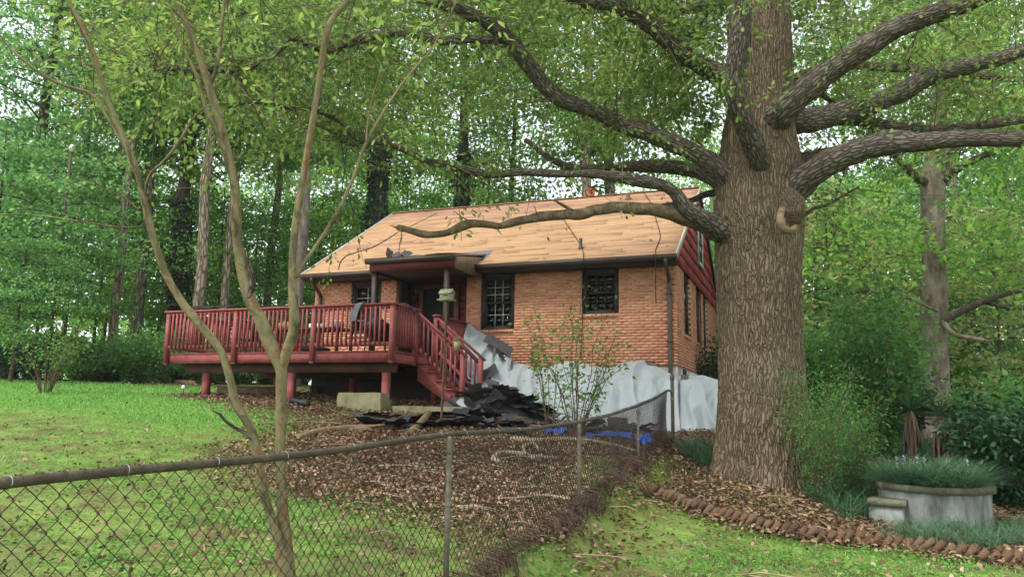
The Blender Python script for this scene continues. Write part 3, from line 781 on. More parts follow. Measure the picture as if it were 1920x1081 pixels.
# ---- porch roof
PY = -1.72; PX0, PX1 = -7.08, -4.78; PZ = 2.47
pr = MB(); ys = .22; zs = EZ+(RZ-EZ)/(RY+OE)*(ys+OE)+.01
pr.hexa([(PX0, PY, PZ-.03), (PX1, PY, PZ-.03), (PX1, ys, zs-.05), (PX0, ys, zs-.05), (PX0, PY, PZ), (PX1, PY, PZ), (PX1, ys, zs), (PX0, ys, zs)])
porch = pr.build('porch_roof', MT['pine'], house)
gutter(PX0-.05, PX1+.02, PY, PZ-.01, porch)
m = MB(); m.box(PX0+.03, PX1-.02, PY+.001, PY+.04, PZ-.30, PZ-.031); m.build('porch_fascia', MT['burgundy'], porch)
for xx in (PX0+.03, PX1-.06):
    m = MB(); m.hexa([(xx, PY+.041, PZ-.30), (xx+.04, PY+.041, PZ-.30), (xx+.04, -.1, PZ-.30), (xx, -.1, PZ-.30), (xx, PY+.041, PZ-.035), (xx+.04, PY+.041, PZ-.035), (xx+.04, -.1, zs-.16), (xx, -.1, zs-.16)])
    m.build('porch_side_board', MT['timber'] if xx > -6 else MT['dkbrown'], porch)
m = MB(); m.box(PX0+.075, PX1-.065, PY+.042, .8, PZ-.24, PZ-.22); m.build('porch_ceiling', MT['soffit'], porch)
for xx in (-6.95, -5.03):
    m = MB(); m.box(xx-.055, xx+.055, -1.66, -1.55, .1, PZ-.30); m.build('porch_post', MT['dkbrown'], porch)
# loose felt on the porch roof and torn patch beside it
def sheet(name, quad, n, m_, matn, amp, seed, par=None, lift=.012, **k):
    q = np.array(quad, float); s, t = np.meshgrid(np.linspace(0, 1, n), np.linspace(0, 1, m_), indexing='ij')
    P = (q[0]*((1-s)*(1-t))[..., None]+q[1]*(s*(1-t))[..., None]+q[2]*(s*t)[..., None]+q[3]*((1-s)*t)[..., None])
    nn = fbm(np.stack([s.ravel()*4+seed, t.ravel()*4, 0*s.ravel()+seed], -1), 3).reshape(s.shape)
    n2 = np.cross(q[1]-q[0], q[3]-q[0]); n2 /= np.linalg.norm(n2)
    if n2[2] < 0: n2 = -n2
    P = P + n2*(lift+amp*(nn+.9).clip(0))[..., None]
    edge = fbm(np.stack([s.ravel()*9+seed, t.ravel()*9, 0*s.ravel()], -1), 2).reshape(s.shape)
    P = P + (q[1]-q[0])*(edge*.03)[..., None]
    b = MB(); b.grid(P); b.grid(P[::-1]-n2*.004)
    return b.build(name, MT[matn], par, smooth=True, **k)
sheet('felt_underlay', [(-6.1, -1.6, 2.50), (-4.80, -1.6, 2.50), (-4.80, .1, 2.79), (-5.9, .1, 2.79)], 20, 12, 'felt', .03, 3, porch)
sheet('felt_patch', [onroof(868, 474), onroof(884, 492), onroof(906, 488), onroof(926, 470)], 10, 8, 'felt', .008, 5, roof)

# ================================================================== DECK
DL, DR_, DY, DF = -11.16, -5.175, -3.72, .10
RT = 1.0765
deck = thing('wooden_deck', 'raised dark red wooden deck with baluster railing in front of the brick house', 'deck', (-8.2, -1.9, -.95))
def dk(name, f, m='deckred', par=None):
    b = MB(); f(b); return b.build(name, MT[m], par or deck)
dk('front_fascia', lambda b: b.box(DL, DR_, DY+.045, DY+.083, -.135, DF-.03))
dk('side_fascia', lambda b: b.box(DR_-.083, DR_-.045, DY+.084, -.02, -.135, DF-.03))
dk('side_fascia', lambda b: b.box(DL+.045, DL+.083, DY+.084, -.02, -.135, DF-.03))
nb = 27; bw = 3.66/nb
for k in range(nb):
    y0 = DY+.035+k*bw
    dk('deck_board', lambda b: b.box(DL+.01, DR_-.01, y0, y0+bw-.006, DF-.028, DF))
for k in range(11):
    x = DL+.25+k*.545
    dk('joist', lambda b: b.box(x, x+.04, DY+.084, -.03, -.13, DF-.03), 'deckdark')
dk('beam', lambda b: b.box(-10.8, -5.28, -3.39, -3.31, -.33, -.137), 'deckdark')
dk('beam', lambda b: b.box(-10.8, -5.28, -.75, -.67, -.33, -.137), 'deckdark')
def deckpost(u, v, y, w=.14):
    p = at(u, v, 1, y); z = float(gz(p[0], y))
    dk('support_post', lambda b: b.box(p[0]-w/2, p[0]+w/2, y-w/2, y+w/2, z-.15, -.331))
    return p[0], z
deckpost(385, 742, -3.35); deckpost(545, 750, -3.35); fxp, fzp = deckpost(722, 768, -3.35)
ft = MB(); ft.lathe([(.13, -.25), (.135, .22), (.12, .235), (0, .236)], 18, (fxp, -3.35, fzp)); ft.build('pier_footing', MT['concrete_block'] if False else MT['felt'], deck)
for x in (-10.3, -8.0, -5.7):
    z = float(gz(x, -.71)); dk('support_post', lambda b: b.box(x-.06, x+.06, -.77, -.65, z-.1, -.331))
def railpost(x, y, z0=-.16, z1=RT-.04, w=.089, out=(0, -1)):
    b = MB(); h = w/2
    b.box(x-h, x+h, y-h, y+h, z0+.03, z1)
    b.hexa([(x-h+.02*abs(out[0]), y-h+.02*abs(out[1]), z0), (x+h-.02*abs(out[0]), y-h+.02*abs(out[1]), z0), (x+h-.0, y+h, z0), (x-h, y+h, z0), (x-h, y-h, z0+.0301), (x+h, y-h, z0+.0301), (x+h, y+h, z0+.0301), (x-h, y+h, z0+.0301)])
    o = b.build('rail_post', MT['deckred'], deck)
    for dz in (.07, .17):
        c = MB(); c.tube([(x+out[0]*(h+.006), y+out[1]*(h+.006), z0+dz), (x+out[0]*(h-.004), y+out[1]*(h-.004), z0+dz)], .011, 8); c.build('bolt', MT['black'], o)
fp = [DL+.045, -9.19, -7.13, DR_-.045]
for x in fp: railpost(x, DY)
bal = MB(); bal.box(-.018, .018, -.018, .018, .2, RT-.075); balm = bal.mesh('baluster', MT['deckred'])
def run(p, q, skip=0.):
    """railing between two posts: bottom rail, top rail, balusters"""
    p = np.array(p, float); q = np.array(q, float); d = q-p; L = np.linalg.norm(d); d /= L
    a, b = p+d*.046, q-d*.046
    for z, h in ((.235, .075), (RT-.085, .07)):
        m = MB(); m.bar((a[0], a[1], z), (b[0], b[1], z), .038, h); m.build('rail', MT['deckred'], deck)
    n = int(round((L-.09)/.112)); 
    off = np.array([d[1], -d[0]])*.037
    for k in range(1, n):
        c = p+d*(.045+(L-.09)*k/n) + off
        put('baluster', balm, deck, loc=(c[0], c[1], random.uniform(-.004, .004)), rot=(0, 0, math.atan2(d[1], d[0])))
for i in range(3): run((fp[i], DY), (fp[i+1], DY))
railpost(DL+.045, -1.9, out=(-1, 0)); railpost(DL+.045, -.12, out=(-1, 0))
run((DL+.045, -1.9), (DL+.045, DY)); run((DL+.045, -.12), (DL+.045, -1.9))
OY0, OY1 = -2.68, -1.70
for y in (OY0, OY1, -.10): railpost(DR_-.045, y, out=(1, 0))
run((DR_-.045, DY), (DR_-.045, OY0)); run((DR_-.045, OY1), (DR_-.045, -.1))
run((DL+.1, -.12), (-9.85, -.12))
def cap(a, b, w=.14):
    m = MB(); m.bar(a, b, w, .036); m.build('rail_cap', MT['deckred'], deck)
zc = RT-.02
cap((DL-.06, DY, zc), (DR_+.03, DY, zc)); cap((DR_-.045, DY+.0715, zc), (DR_-.045, OY0+.07, zc)); cap((DR_-.045, OY1-.07, zc), (DR_-.045, -.03, zc)); cap((DL+.045, DY+.0715, zc), (DL+.045, -.05, zc))
# stairs, running down to the right
ST = put('stairs', None, deck)
ST.matrix_parent_inverse = Matrix.Translation(-deck.location)
SX0, SZ0, RISE, RUN, NS = DR_+.01, DF, .185, .225, 5
def stp(name, f, m='deckred'):
    b = MB(); f(b); return b.build(name, MT[m], ST)
for y in (OY0+.02, OY1-.06):
    pts = [(SX0, y, SZ0-RISE-.03)]
    for k in range(NS):
        pts += [(SX0+(k+1)*RUN, y, SZ0-RISE*(k+1)-.03), (SX0+(k+1)*RUN, y, SZ0-RISE*(k+2)-.03)] if k < NS-1 else [(SX0+(k+1)*RUN, y, SZ0-RISE*(k+1)-.03)]
    zb = SZ0-RISE*(NS+1)-.03
    pts += [(SX0+NS*RUN, y, zb-.08), (SX0+NS*RUN-.12, y, zb-.08), (SX0, y, SZ0-RISE-.38)]
    stp('stringer', lambda b: b.prism(pts, (0, .04, 0)))
for k in range(NS):
    z = SZ0-RISE*(k+1); x = SX0+k*RUN
    stp('tread', lambda b: b.box(x+.0, x+RUN+.03, OY0-.02, OY1+.02, z-.029, z))
    stp('riser', lambda b: b.box(x+RUN-.02, x+RUN-.002, OY0+.062, OY1-.062, z-RISE+.001, z-.0295))
slope = RISE/RUN
for y, nm in ((OY0, 0), (OY1, 1)):
    xb = SX0+NS*RUN-.05; zg = SZ0-RISE*(NS+1)
    stp('newel_post', lambda b: b.box(xb-.045, xb+.045, y-.045, y+.045, zg-.05, zg+1.1))
    A = np.array([SX0+.0, y, RT-.09]); B_ = np.array([xb+.10, y, RT-.09-slope*(xb+.10-SX0)])
    stp('handrail', lambda b: b.bar(A, B_, .10, .04)); stp('handrail_face', lambda b: b.bar(A+[0.045, 0, -.085], B_+[-.15, 0, -.085+.04], .036, .085))
    A2 = A+[0.045, 0, -.78]; B2 = B_+[-.145, 0, -.78+.03]
    stp('lower_rail', lambda b: b.bar(A2, B2, .036, .08))
    n = 9
    for k in range(1, n):
        t = k/n; c = A2*(1-t)+B2*t; e = A*(1-t)+B_*t
        stp('baluster', lambda b: b.box(c[0]-.018, c[0]+.018, y-.055 if nm == 0 else y+.019, y-.019 if nm == 0 else y+.055, c[2]-.02, c[2]+.70))
# block retaining pieces under the stairs
# ================================================================== THINGS ON / AROUND THE DECK
def strip(name, path, width, axis, label, matn='shingle', cat='roofing strip', th=.006, group=None):
    P = crom(path, .04); ax = np.array(axis, float)
    V = np.stack([P-ax*width/2, P+ax*width/2], 1)
    b = MB(); b.grid(V); N_ = np.gradient(P, axis=0); nn = np.cross(N_, ax); nn /= np.linalg.norm(nn, axis=1)[:, None]
    b.grid((V-nn[:, None]*th)[:, ::-1])
    return b.build(name, MT[matn], smooth=True, label=label, cat=cat, group=group)
strip('roofing_strip', [(-5.95, DY+.25, .72), (-5.95, DY+.13, .98), (-5.95, DY+.02, RT+.02), (-5.98, DY-.09, RT+.0), (-6.03, DY-.13, .93), (-6.10, DY-.14, .70)], .17, (.95, 0, .1), 'curled grey roofing strip hanging over the front deck rail', 'felt')
strip('roofing_strip', [(DR_-.3, DY+.35, .92), (DR_-.12, DY+.35, RT+.02), (DR_+.05, DY+.4, RT+.02), (DR_+.08, DY+.75, .98), (DR_+.085, DY+1.0, .80)], .12, (0, .6, .2), 'torn dark shingle lying on the deck corner rail by the stairs', 'shingle')
sheet('black_plastic_sheet', [(DL+.0, -3.79, RT+.005), (DL+1.25, -3.66, RT+.005), (DL+1.5, -3.2, RT+.09), (DL-.0, -3.1, RT+.02)], 18, 10, 'black', .07, 9, None, label='black plastic sheet bunched on the left end of the deck rail', cat='plastic sheet')
bk = thing('bucket', 'bright orange plastic bucket on the deck behind the left railing', 'bucket', (-8.25, -2.9, DF))
m = MB(); m.lathe([(0, .002), (.135, .002), (.155, .36), (.162, .365), (.162, .385), (.145, .385), (.128, .02), (0, .02)], 24, (-8.25, -2.9, DF)); m.build('body', MT['orange'], bk, smooth=True)
m = MB(); t = np.linspace(0, pi, 14); m.tube(np.stack([-8.25+.16*np.cos(t), -2.9-.03*np.sin(t)-.13*np.sin(t), DF+.34-.12*np.sin(t)], -1), .004, 6); m.build('handle', MT['black'], bk)
gr = thing('charcoal_grill', 'black covered grill on the deck under the window beside the porch post', 'grill', (-6.5, -2.3, DF))
m = MB(); m.lathe([(0, 0), (.12, .01), (.24, .1), (.29, .22), (.28, .30), (.2, .42), (.08, .48), (0, .49)], 22, (-6.5, -2.3, DF+.42)); m.build('bowl_and_lid', MT['black'], gr, smooth=True)
for a in (.3, 2.4, 4.5):
    m = MB(); m.tube([(-6.5+.2*cos(a), -2.3+.2*sin(a), DF+.5), (-6.5+.3*cos(a), -2.3+.3*sin(a), DF+.0)], .014, 8); m.build('leg', MT['black'], gr)
m = MB(); m.tube([(-6.58, -2.3, DF+.9), (-6.58, -2.3, DF+.96), (-6.42, -2.3, DF+.96), (-6.42, -2.3, DF+.9)], .012, 8); m.build('lid_handle', MT['black'], gr)
tb = thing('patio_table', 'dark low table with clutter on the left half of the deck', 'table', (-8.6, -1.9, DF))
m = MB(); m.box(-9.4, -7.5, -2.2, -1.4, DF+.66, DF+.70); m.build('table_top', MT['deckdark'], tb)
for x in (-9.3, -7.6):
    for y in (-2.1, -1.5):
        m = MB(); m.box(x-.03, x+.03, y-.03, y+.03, DF, DF+.66); m.build('leg', MT['deckdark'], tb)
bxs = [(-9.2, -1.8, DF+.70, .42, .3, .17, 'timber', 'wooden crate on the deck table', 'crate'), (-8.35, -1.85, DF+.70, .3, .25, .12, 'white', 'white box on the deck table', 'box'), (-7.8, -1.8, DF+.70, .22, .2, .16, 'felt', 'grey tub on the right end of the deck table', 'tub')]
def openbox(name, x, y, z, w, d_, h, mm, label, cat):
    o = thing(name, label, cat, (x, y, z)); t = .015
    for q in ((-w/2, -w/2+t, -d_/2, d_/2), (w/2-t, w/2, -d_/2, d_/2), (-w/2+t, w/2-t, -d_/2, -d_/2+t), (-w/2+t, w/2-t, d_/2-t, d_/2)):
        m = MB(); m.box(x+q[0], x+q[1], y+q[2], y+q[3], z+.002, z+h); m.build('side_panel', MT[mm], o)
    m = MB(); m.box(x-w/2+t, x+w/2-t, y-d_/2+t, y+d_/2-t, z+.002, z+.014); m.build('base_panel', MT[mm], o)
for q in bxs: openbox(q[8].replace(' ', '_'), *q)
openbox('tool_crate', -10.1, -3.1, DF, .5, .35, .3, 'timber', 'brown crate on the deck floor at the left end of the railing', 'crate')
openbox('black_tote', -7.35, -3.3, DF, .55, .3, .11, 'black', 'low black tote on the deck floor behind the middle rail post', 'tote')
def chair(x, y, rz, label):
    o = thing('deck_chair', label, 'chair', (x, y, DF)); c, s = cos(rz), sin(rz)
    T = lambda a, b, z: (x+a*c-b*s, y+a*s+b*c, DF+z)
    m = MB(); m.bar(T(0, -.25, .42), T(0, .25, .42), .5, .03); m.build('seat', MT['black'], o)
    m = MB(); m.bar(T(0, .25, .45), T(0, .36, .95), .5, .03, (c, s, 0)); m.build('backrest', MT['black'], o)
    for a in (-.23, .23):
        for b in (-.23, .24):
            m = MB(); m.tube([T(a, b, .42), T(a, b*1.1, 0)], .014, 6); m.build('leg', MT['black'], o)
chair(-9.9, -2.3, .3, 'black chair on the deck behind the left railing bay'); chair(-7.2, -1.2, -.4, 'black chair on the deck near the left window')
# ---- bird house pole with hanging lantern
bp = px(826, 803, 13.6); bp[2] = gz(bp[0], bp[1])
tp = px(838, 562, 13.6)
pole = thing('birdhouse_pole', 'rusty leaning pole carrying a pale weathered birdhouse in front of the stairs', 'birdhouse', bp)
m = MB(); m.tube(crom([bp-[0, 0, .2], bp*.5+tp*.5+[.01, 0, 0], tp], .3), .022, 10); m.build('pole', MT['rust'], pole, smooth=True)
bwm = mat('weathered_paint_wood', [(.3, H('6b6a52')), (.55, H('a3a487')), (.8, H('b8b89c'))], 16, (1, 1, 5), rough=.9, bump=.3)
MT['bird'] = bwm
bx, by, bz = tp
m = MB(); m.box(bx-.15, bx+.13, by-.1, by+.1, bz-.012, bz+.008); m.build('tray', MT['bird'], pole)
m = MB(); m.box(bx-.11, bx+.10, by-.07, by+.07, bz+.008, bz+.10); hb = m.build('box', MT['bird'], pole)
for dx in (-.02, .02):
    m = MB(); m.tube([(bx+dx, by-.0735, bz+.07), (bx+dx, by-.0695, bz+.07)], .014, 10); m.build('entry_hole', MT['black'], hb)
for k in range(3):
    z0 = bz+.10+k*.028
    for s in (-1, 1):
        m = MB(); y0 = by+s*(.10-k*.033); y1 = by+s*(.067-k*.033)
        m.hexa([(bx-.125, min(y0, y1), z0), (bx+.115, min(y0, y1), z0), (bx+.115, max(y0, y1), z0), (bx-.125, max(y0, y1), z0), (bx-.125, min(y0, y1), z0+(.012 if s < 0 else .04)), (bx+.115, min(y0, y1), z0+(.012 if s < 0 else .04)), (bx+.115, max(y0, y1), z0+(.04 if s < 0 else .012)), (bx-.125, max(y0, y1), z0+(.04 if s < 0 else .012))])
        m.build('roof_slat', MT['bird'], pole)
lp = px(857, 635, 13.55)
ln = thing('hanging_lantern', 'small lantern with yellow glass hanging from a cord under the birdhouse', 'lantern', lp)
m = MB(); m.tube([tuple(lp+[0, 0, .06]), (lp[0], lp[1], bz-.01)], .003, 5); m.build('cord', MT['wire'], ln)
m = MB(); m.lathe([(.0, -.20), (.05, -.20), (.075, -.03), (.0, -.03)], 6, lp); m.build('glass', mat('amber_lamp_glass', [H('8a8350'), H('a09868')], 5, rough=.25), ln)
m = MB(); m.lathe([(.09, -.03), (.085, -.015), (.03, .03), (.012, .06), (0, .065)], 6, lp); m.build('cap', MT['rust'], ln)
m = MB(); m.lathe([(0, -.215), (.055, -.215), (.055, -.20), (0, -.2)], 6, lp); m.build('base', MT['rust'], ln)

# ================================================================== TARPS AND ROOFING DEBRIS
def loft(top, bot, nu, nv, bulge, seed, name, label, matn='tarp', fold=.05, edge=.05):
    A = crom(top, .05); B_ = crom(bot, .05)
    def rs(P, n):
        d = np.concatenate([[0], np.cumsum(np.linalg.norm(np.diff(P, axis=0), axis=1))]); t = np.linspace(0, d[-1], n)
        return np.stack([np.interp(t, d, P[:, i]) for i in range(3)], -1)
    A, B_ = rs(A, nu), rs(B_, nu)
    t = np.linspace(0, 1, nv)[None, :, None]
    V = A[:, None]*(1-t)+B_[:, None]*t
    # sag: falls steeply at first, then runs out
    V[..., 2] += (bulge*np.sin(np.linspace(0, pi, nv))[None]); V[..., 1] -= .12*np.sin(np.linspace(0, pi, nv))[None]*(1+.8*vnoise(np.stack([np.arange(nu)*.06, np.zeros(nu)+seed, np.zeros(nu)], -1)))[:, None]
    s = np.repeat(np.linspace(0, 1, nu)[:, None], nv, 1); tt = np.repeat(np.linspace(0, 1, nv)[None], nu, 0)
    Lm = np.linalg.norm(A[-1]-A[0])
    q = np.stack([s.ravel()*Lm*2.6+seed+.7*np.sin(tt.ravel()*3), tt.ravel()*1.4, 0*s.ravel()+seed], -1)
    q2 = np.stack([s.ravel()*Lm*6+tt.ravel()*3+seed, tt.ravel()*5, 0*s.ravel()], -1)
    rid = (1-2*np.abs(vnoise(q)))
    rid2 = (1-2*np.abs(vnoise(q2)))
    dsp = (fold*rid + fold*.22*rid2 + fold*.8*fbm(q*.5, 2)).reshape(nu, nv)*np.minimum(1, tt*4+.25)
    # hanging pleats running down the cloth
    dsp = dsp + .035*np.sin(s*Lm*11+2.5*np.sin(s*Lm*2.1)+tt*1.2)*tt
    nrm = np.cross(np.gradient(V, axis=0), np.gradient(V, axis=1)); nrm /= np.linalg.norm(nrm, axis=2)[..., None]+1e-9
    if (nrm[..., 1].mean() > 0): nrm = -nrm
    V = V + nrm*dsp[..., None]
    V[:, -1, :] += edge*vnoise(np.stack([np.arange(nu)*.35, np.zeros(nu), np.zeros(nu)+seed], -1))[:, None]*np.array([.3, 1, .2])
    b = MB(); b.grid(V); b.grid((V-nrm*.004)[:, ::-1])
    return b.build(name, MT[matn], smooth=True, label=label, cat='tarp')
Y = lambda u, v, y: tuple(at(u, v, 1, y))
loft([Y(925, 640, -.45), Y(960, 672, -.5), Y(1010, 690, -.5), Y(1060, 676, -.45), Y(1100, 683, -.4), Y(1140, 691, -.38), Y(1165, 680, -.36), Y(1195, 676, -.35), Y(1225, 682, -.35), Y(1250, 695, -.4), Y(1272, 708, -.5)],
     [Y(925, 800, -2.2), Y(980, 806, -2.2), Y(1040, 806, -2.2), Y(1110, 812, -2.1), Y(1180, 815, -2.0), Y(1230, 815, -1.9), Y(1276, 815, -1.8)], 170, 60, .22, 4, 'silver_tarp', 'long silver tarp draped against the brick wall below the kitchen window', fold=.10)
loft([Y(1268, 706, -.35), Y(1295, 706, -.3), Y(1320, 705, -.3), Y(1347, 712, -.4), Y(1400, 725, -.6)], [Y(1272, 812, -1.75), Y(1310, 815, -1.7), Y(1340, 812, -1.7), Y(1400, 812, -1.7)], 60, 44, .16, 9, 'silver_tarp', 'short silver tarp end hanging between the fence end post and the oak', fold=.085)
loft([Y(878, 604, -.35), Y(886, 612, -.42), Y(905, 625, -.45), Y(930, 643, -.5), Y(960, 668, -.55)], [Y(868, 690, -1.5), Y(880, 712, -1.65), Y(900, 735, -1.75), Y(925, 745, -1.7), Y(955, 740, -1.5)], 70, 44, .05, 14, 'silver_tarp', 'pleated silver tarp fanned from the deck rail end beside the stairs', fold=.07)
loft([Y(862, 748, -2.6), Y(872, 740, -2.55), Y(884, 744, -2.5), Y(892, 752, -2.4)], [Y(850, 776, -3.0), Y(862, 783, -3.1), Y(876, 786, -3.1), Y(890, 784, -3.0)], 20, 14, .07, 19, 'silver_tarp', 'small bunched silver tarp at the foot of the red stairs', fold=.03)
strip('roofing_strip', [Y(1284, 702, -.62), Y(1283, 715, -.78), Y(1281, 730, -.95), Y(1279, 744, -1.08)], .17, (1, 0, 0), 'dark roofing strip hanging over the silver tarp beside the fence end post', 'shingle', th=.02)

def shingle_mesh(w, l, bend, seed):
    rng = np.random.default_rng(seed)
    n = 7; s = np.linspace(-.5, .5, n)
    outl = np.array([(-.5, -.5), (-.2, -.5+rng.uniform(-.05, .1)), (.15, -.5+rng.uniform(-.08, .08)), (.5, -.5+rng.uniform(0, .15))])
    b = MB(); ss, tt = np.meshgrid(s, np.linspace(-.5, .5, 5), indexing='ij')
    X = ss*l*(1+.12*rng.uniform(-1, 1)*tt); Y_ = tt*w*(1+.25*rng.uniform(-1, 1)*ss)
    Z = bend*(ss*2)**2*l*.25 + rng.uniform(-.3, .3)*bend*tt*l + .01*rng.normal(size=ss.shape)
    jag = rng.uniform(-.02, .02, size=5); X[-1] += jag*l*1.5; X[0] += jag[::-1]*l
    V = np.stack([X, Y_, Z], -1)
    b.grid(V); b.grid((V-[0, 0, .006])[:, ::-1])
    return b.mesh('shingle_scrap', MT['shingle'], True)
SHM = [shingle_mesh(random.uniform(.26, .36), random.uniform(.45, .95), random.uniform(-.22, .32), 40+i) for i in range(14)]
def scatter_sh(u0, u1, v0, v1, n, tilt, label, group, lift=(0, .05), pile=None):
    for k in range(n):
        u, v = random.uniform(u0, u1), random.uniform(v0, v1)
        p = gpt(u, v); z = gz(p[0], p[1]) + random.uniform(*lift)
        put('shingle_scrap', random.choice(SHM), loc=(p[0], p[1], z), rot=(random.gauss(0, tilt), random.gauss(0, tilt), random.uniform(0, 6.28)), label=label, cat='shingle', group=group)
scatter_sh(690, 960, 782, 806, 46, .12, 'dark torn shingle lying flat on the litter in front of the stairs', 'torn shingles spread flat before the stairs', (.05, .12))
scatter_sh(960, 1230, 800, 818, 26, .16, 'dark torn shingle lying along the foot of the long silver tarp', 'torn shingles along the tarp foot', (.02, .10))
# heap at the foot of the fan tarp
hc = np.array([-3.2, -2.7])
for k in range(64):
    a = random.uniform(0, 6.28); r_ = abs(random.gauss(0, .55)); x, y = hc[0]+1.9*r_*cos(a), hc[1]+r_*sin(a)*.8
    z = float(gz(x, y)) + max(0, .46*math.exp(-(r_/.55)**2)) + random.uniform(-.05, .06)
    put('shingle_scrap', random.choice(SHM), loc=(x, y, z), rot=(random.gauss(0, .32), random.gauss(0, .32), random.uniform(0, 6.28)), label='dark curled shingle in the heap at the foot of the pleated tarp', cat='shingle', group='shingle heap beside the stairs')
m = MB(); n = 26
th = np.linspace(0, 2*pi, n, endpoint=False); rr = np.linspace(0.02, 1, 9)
V = np.array([[(hc[0]+1.2*r_*cos(t), hc[1]+.75*r_*sin(t), float(gz(hc[0]+1.2*r_*cos(t), hc[1]+.75*r_*sin(t)))-.02+.42*math.exp(-(r_/.55)**2)+.05*sin(5*t+9*r_)) for t in np.append(th, th[0])] for r_ in rr])
m.grid(V); m.build('debris_mound', MT['shingle'], smooth=True, label='mound of crushed dark roofing under the loose shingles by the stairs', cat='debris')
def one_sh(u, v, y, rot, lab, i, sc=1.0):
    p = at(u, v, 1, y); put('shingle_scrap', SHM[i % 14], loc=p, rot=rot, scale=(sc, sc, sc), label=lab, cat='shingle')
one_sh(890, 765, -2.95, (1.0, .5, .9), 'large dark shingle slab with a pale stripe standing on the heap', 1, .8)
one_sh(912, 748, -2.55, (1.1, -.4, 2.4), 'brownish shingle slab leaning upright at the top of the heap', 4, .9)
one_sh(915, 698, -1.55, (.9, -.5, .2), 'dark shingle resting halfway up the pleated tarp', 6, .9)
one_sh(935, 645, -.85, (.8, .5, .3), 'black shingle caught near the top of the pleated tarp', 9, .85)
one_sh(945, 668, -.95, (.9, .3, 1.2), 'black shingle lodged in the tarp fold below the tall window', 3, .9)
one_sh(1220, 678, -.42, (.5, .2, .4), 'small dark shingle on the tarp ridge under the downspout', 5, .3)
one_sh(1158, 795, -2.35, (1.2, .1, .5), 'broad dark shingle propped against the long tarp behind the fence', 11, .9)
for k, (x, z) in enumerate(((SX0+.35, SZ0-RISE*2), (SX0+.55, SZ0-RISE*3), (SX0+.8, SZ0-RISE*4), (SX0+.98, SZ0-RISE*5))):
    put('shingle_scrap', SHM[k+2], loc=(x, -2.15, z+.10), rot=(.15, .75, .2*k), scale=(.55, .9, .7), label='dark shingle fallen on the red stair treads', cat='shingle', group='shingles on the stairs')
# debris on the porch roof
for k, (x, y, lab) in enumerate(((-6.45, -1.45, 'brown crumpled roofing scrap on the porch roof edge'), (-6.28, -1.35, 'dark curled roofing scrap beside the brown one on the porch roof'), (-6.7, -1.4, 'grey flat roofing scrap on the left of the porch roof'))):
    put('roofing_scrap', SHM[k+6], loc=(x, y, 2.60+.03*(k == 1)), rot=(.5, .6*(-1)**k, k), scale=(.42, .8, 1.1), label=lab, cat='roofing scrap')
# blue tarp bits
def bluebit(u0, v0, u1, v1, y, seed, lab):
    sheet('blue_tarp', [Y(u0, v1, y-.1), Y(u1, v1, y-.1), Y(u1, v0, y+.15), Y(u0, v0, y+.15)], 22, 8, 'tarpblue', .05, seed, None, .02, label=lab, cat='tarp')
bluebit(882, 793, 902, 802, -4.6, 3, 'tiny scrap of blue tarp at the edge of the shingle heap')
bluebit(1022, 810, 1064, 817, -4.9, 6, 'narrow blue tarp scrap at the base of the garden shrub')
bluebit(1100, 818, 1185, 826, -5.0, 8, 'long blue tarp strip lying behind the chain link fence')
bluebit(1194, 822, 1224, 838, -5.6, 12, 'crumpled blue tarp corner beside the last line post of the fence')
# ---- stones, timbers, pipe under the deck
def stoneblock(c, w, d_, h, rz, lab, mm='stone', seed=0, name='stone_block'):
    rng = np.random.default_rng(seed); b = MB(); n = 7
    g = np.linspace(-.5, .5, n)
    def face(fix, val):
        a, e = np.meshgrid(g, g, indexing='ij'); P = np.zeros((n, n, 3)); o = [i for i in range(3) if i != fix]
        P[..., fix] = val; P[..., o[0]] = a; P[..., o[1]] = e
        return P
    for fix in range(3):
        for val in (-.5, .5):
            P = face(fix, val)*np.array([w, d_, h])
            dsp = .05*fbm(P.reshape(-1, 3)*3.1+seed, 3).reshape(n, n)
            P = P*(1+dsp[..., None]*1.2); 
            c_, s_ = cos(rz), sin(rz); Q = P.copy(); Q[..., 0] = P[..., 0]*c_-P[..., 1]*s_; Q[..., 1] = P[..., 0]*s_+P[..., 1]*c_
            b.grid(Q if (val > 0) == (fix != 1) else Q[::-1])
    me = b.mesh(name, MT[mm], False)
    return put(name, me, loc=c, label=lab, cat='stone')
p = gpt(676, 770); stoneblock((p[0], p[1]+.1, gz(p[0], p[1])+.16), 1.05, .32, .42, -.05, 'long pale mossy stone block lying by the front deck post', seed=2)
p = gpt(800, 778); stoneblock((p[0], p[1]+.2, gz(p[0], p[1])+.06), 1.5, .4, .22, .04, 'low mossy stone slab on the ground under the stairs', seed=5)
p = gpt(765, 745); stoneblock((p[0], p[1]+.9, gz(p[0], p[1])+.3), .6, .3, .5, .04, 'grey stone block standing in the shade behind the stairs', 'concrete_block', 8)
def plank(a, b, w, h, lab, mm='timber', name='timber_plank'):
    m = MB(); m.bar(a, b, w, h); return m.build(name, MT[mm], label=lab, cat='plank')
def gl(u, v, dy=0., lift=0.):
    p = gpt(u, v); return (p[0], p[1]+dy, float(gz(p[0], p[1]+dy))+lift)
plank(gl(372, 742, .6, .13), gl(512, 744, .6, .13), .05, .2, 'long weathered timber board on edge beneath the left of the deck')
plank(gl(556, 741, .6, .15), gl(598, 741, .6, .15), .06, .2, 'short weathered board under the deck behind the middle post')
plank(gl(600, 742, .7, .06), gl(630, 742, .9, .06), .1, .08, 'grey timber offcut lying deep under the deck')
for k, (u0, v0, u1, v1) in enumerate(((258, 717, 300, 719), (300, 718, 345, 722))):
    plank(gl(u0, v0, .4, .06), gl(u1, v1, .4, .06), .14, .14, ('left' if k == 0 else 'right') + ' landscape timber edging the lawn left of the deck')
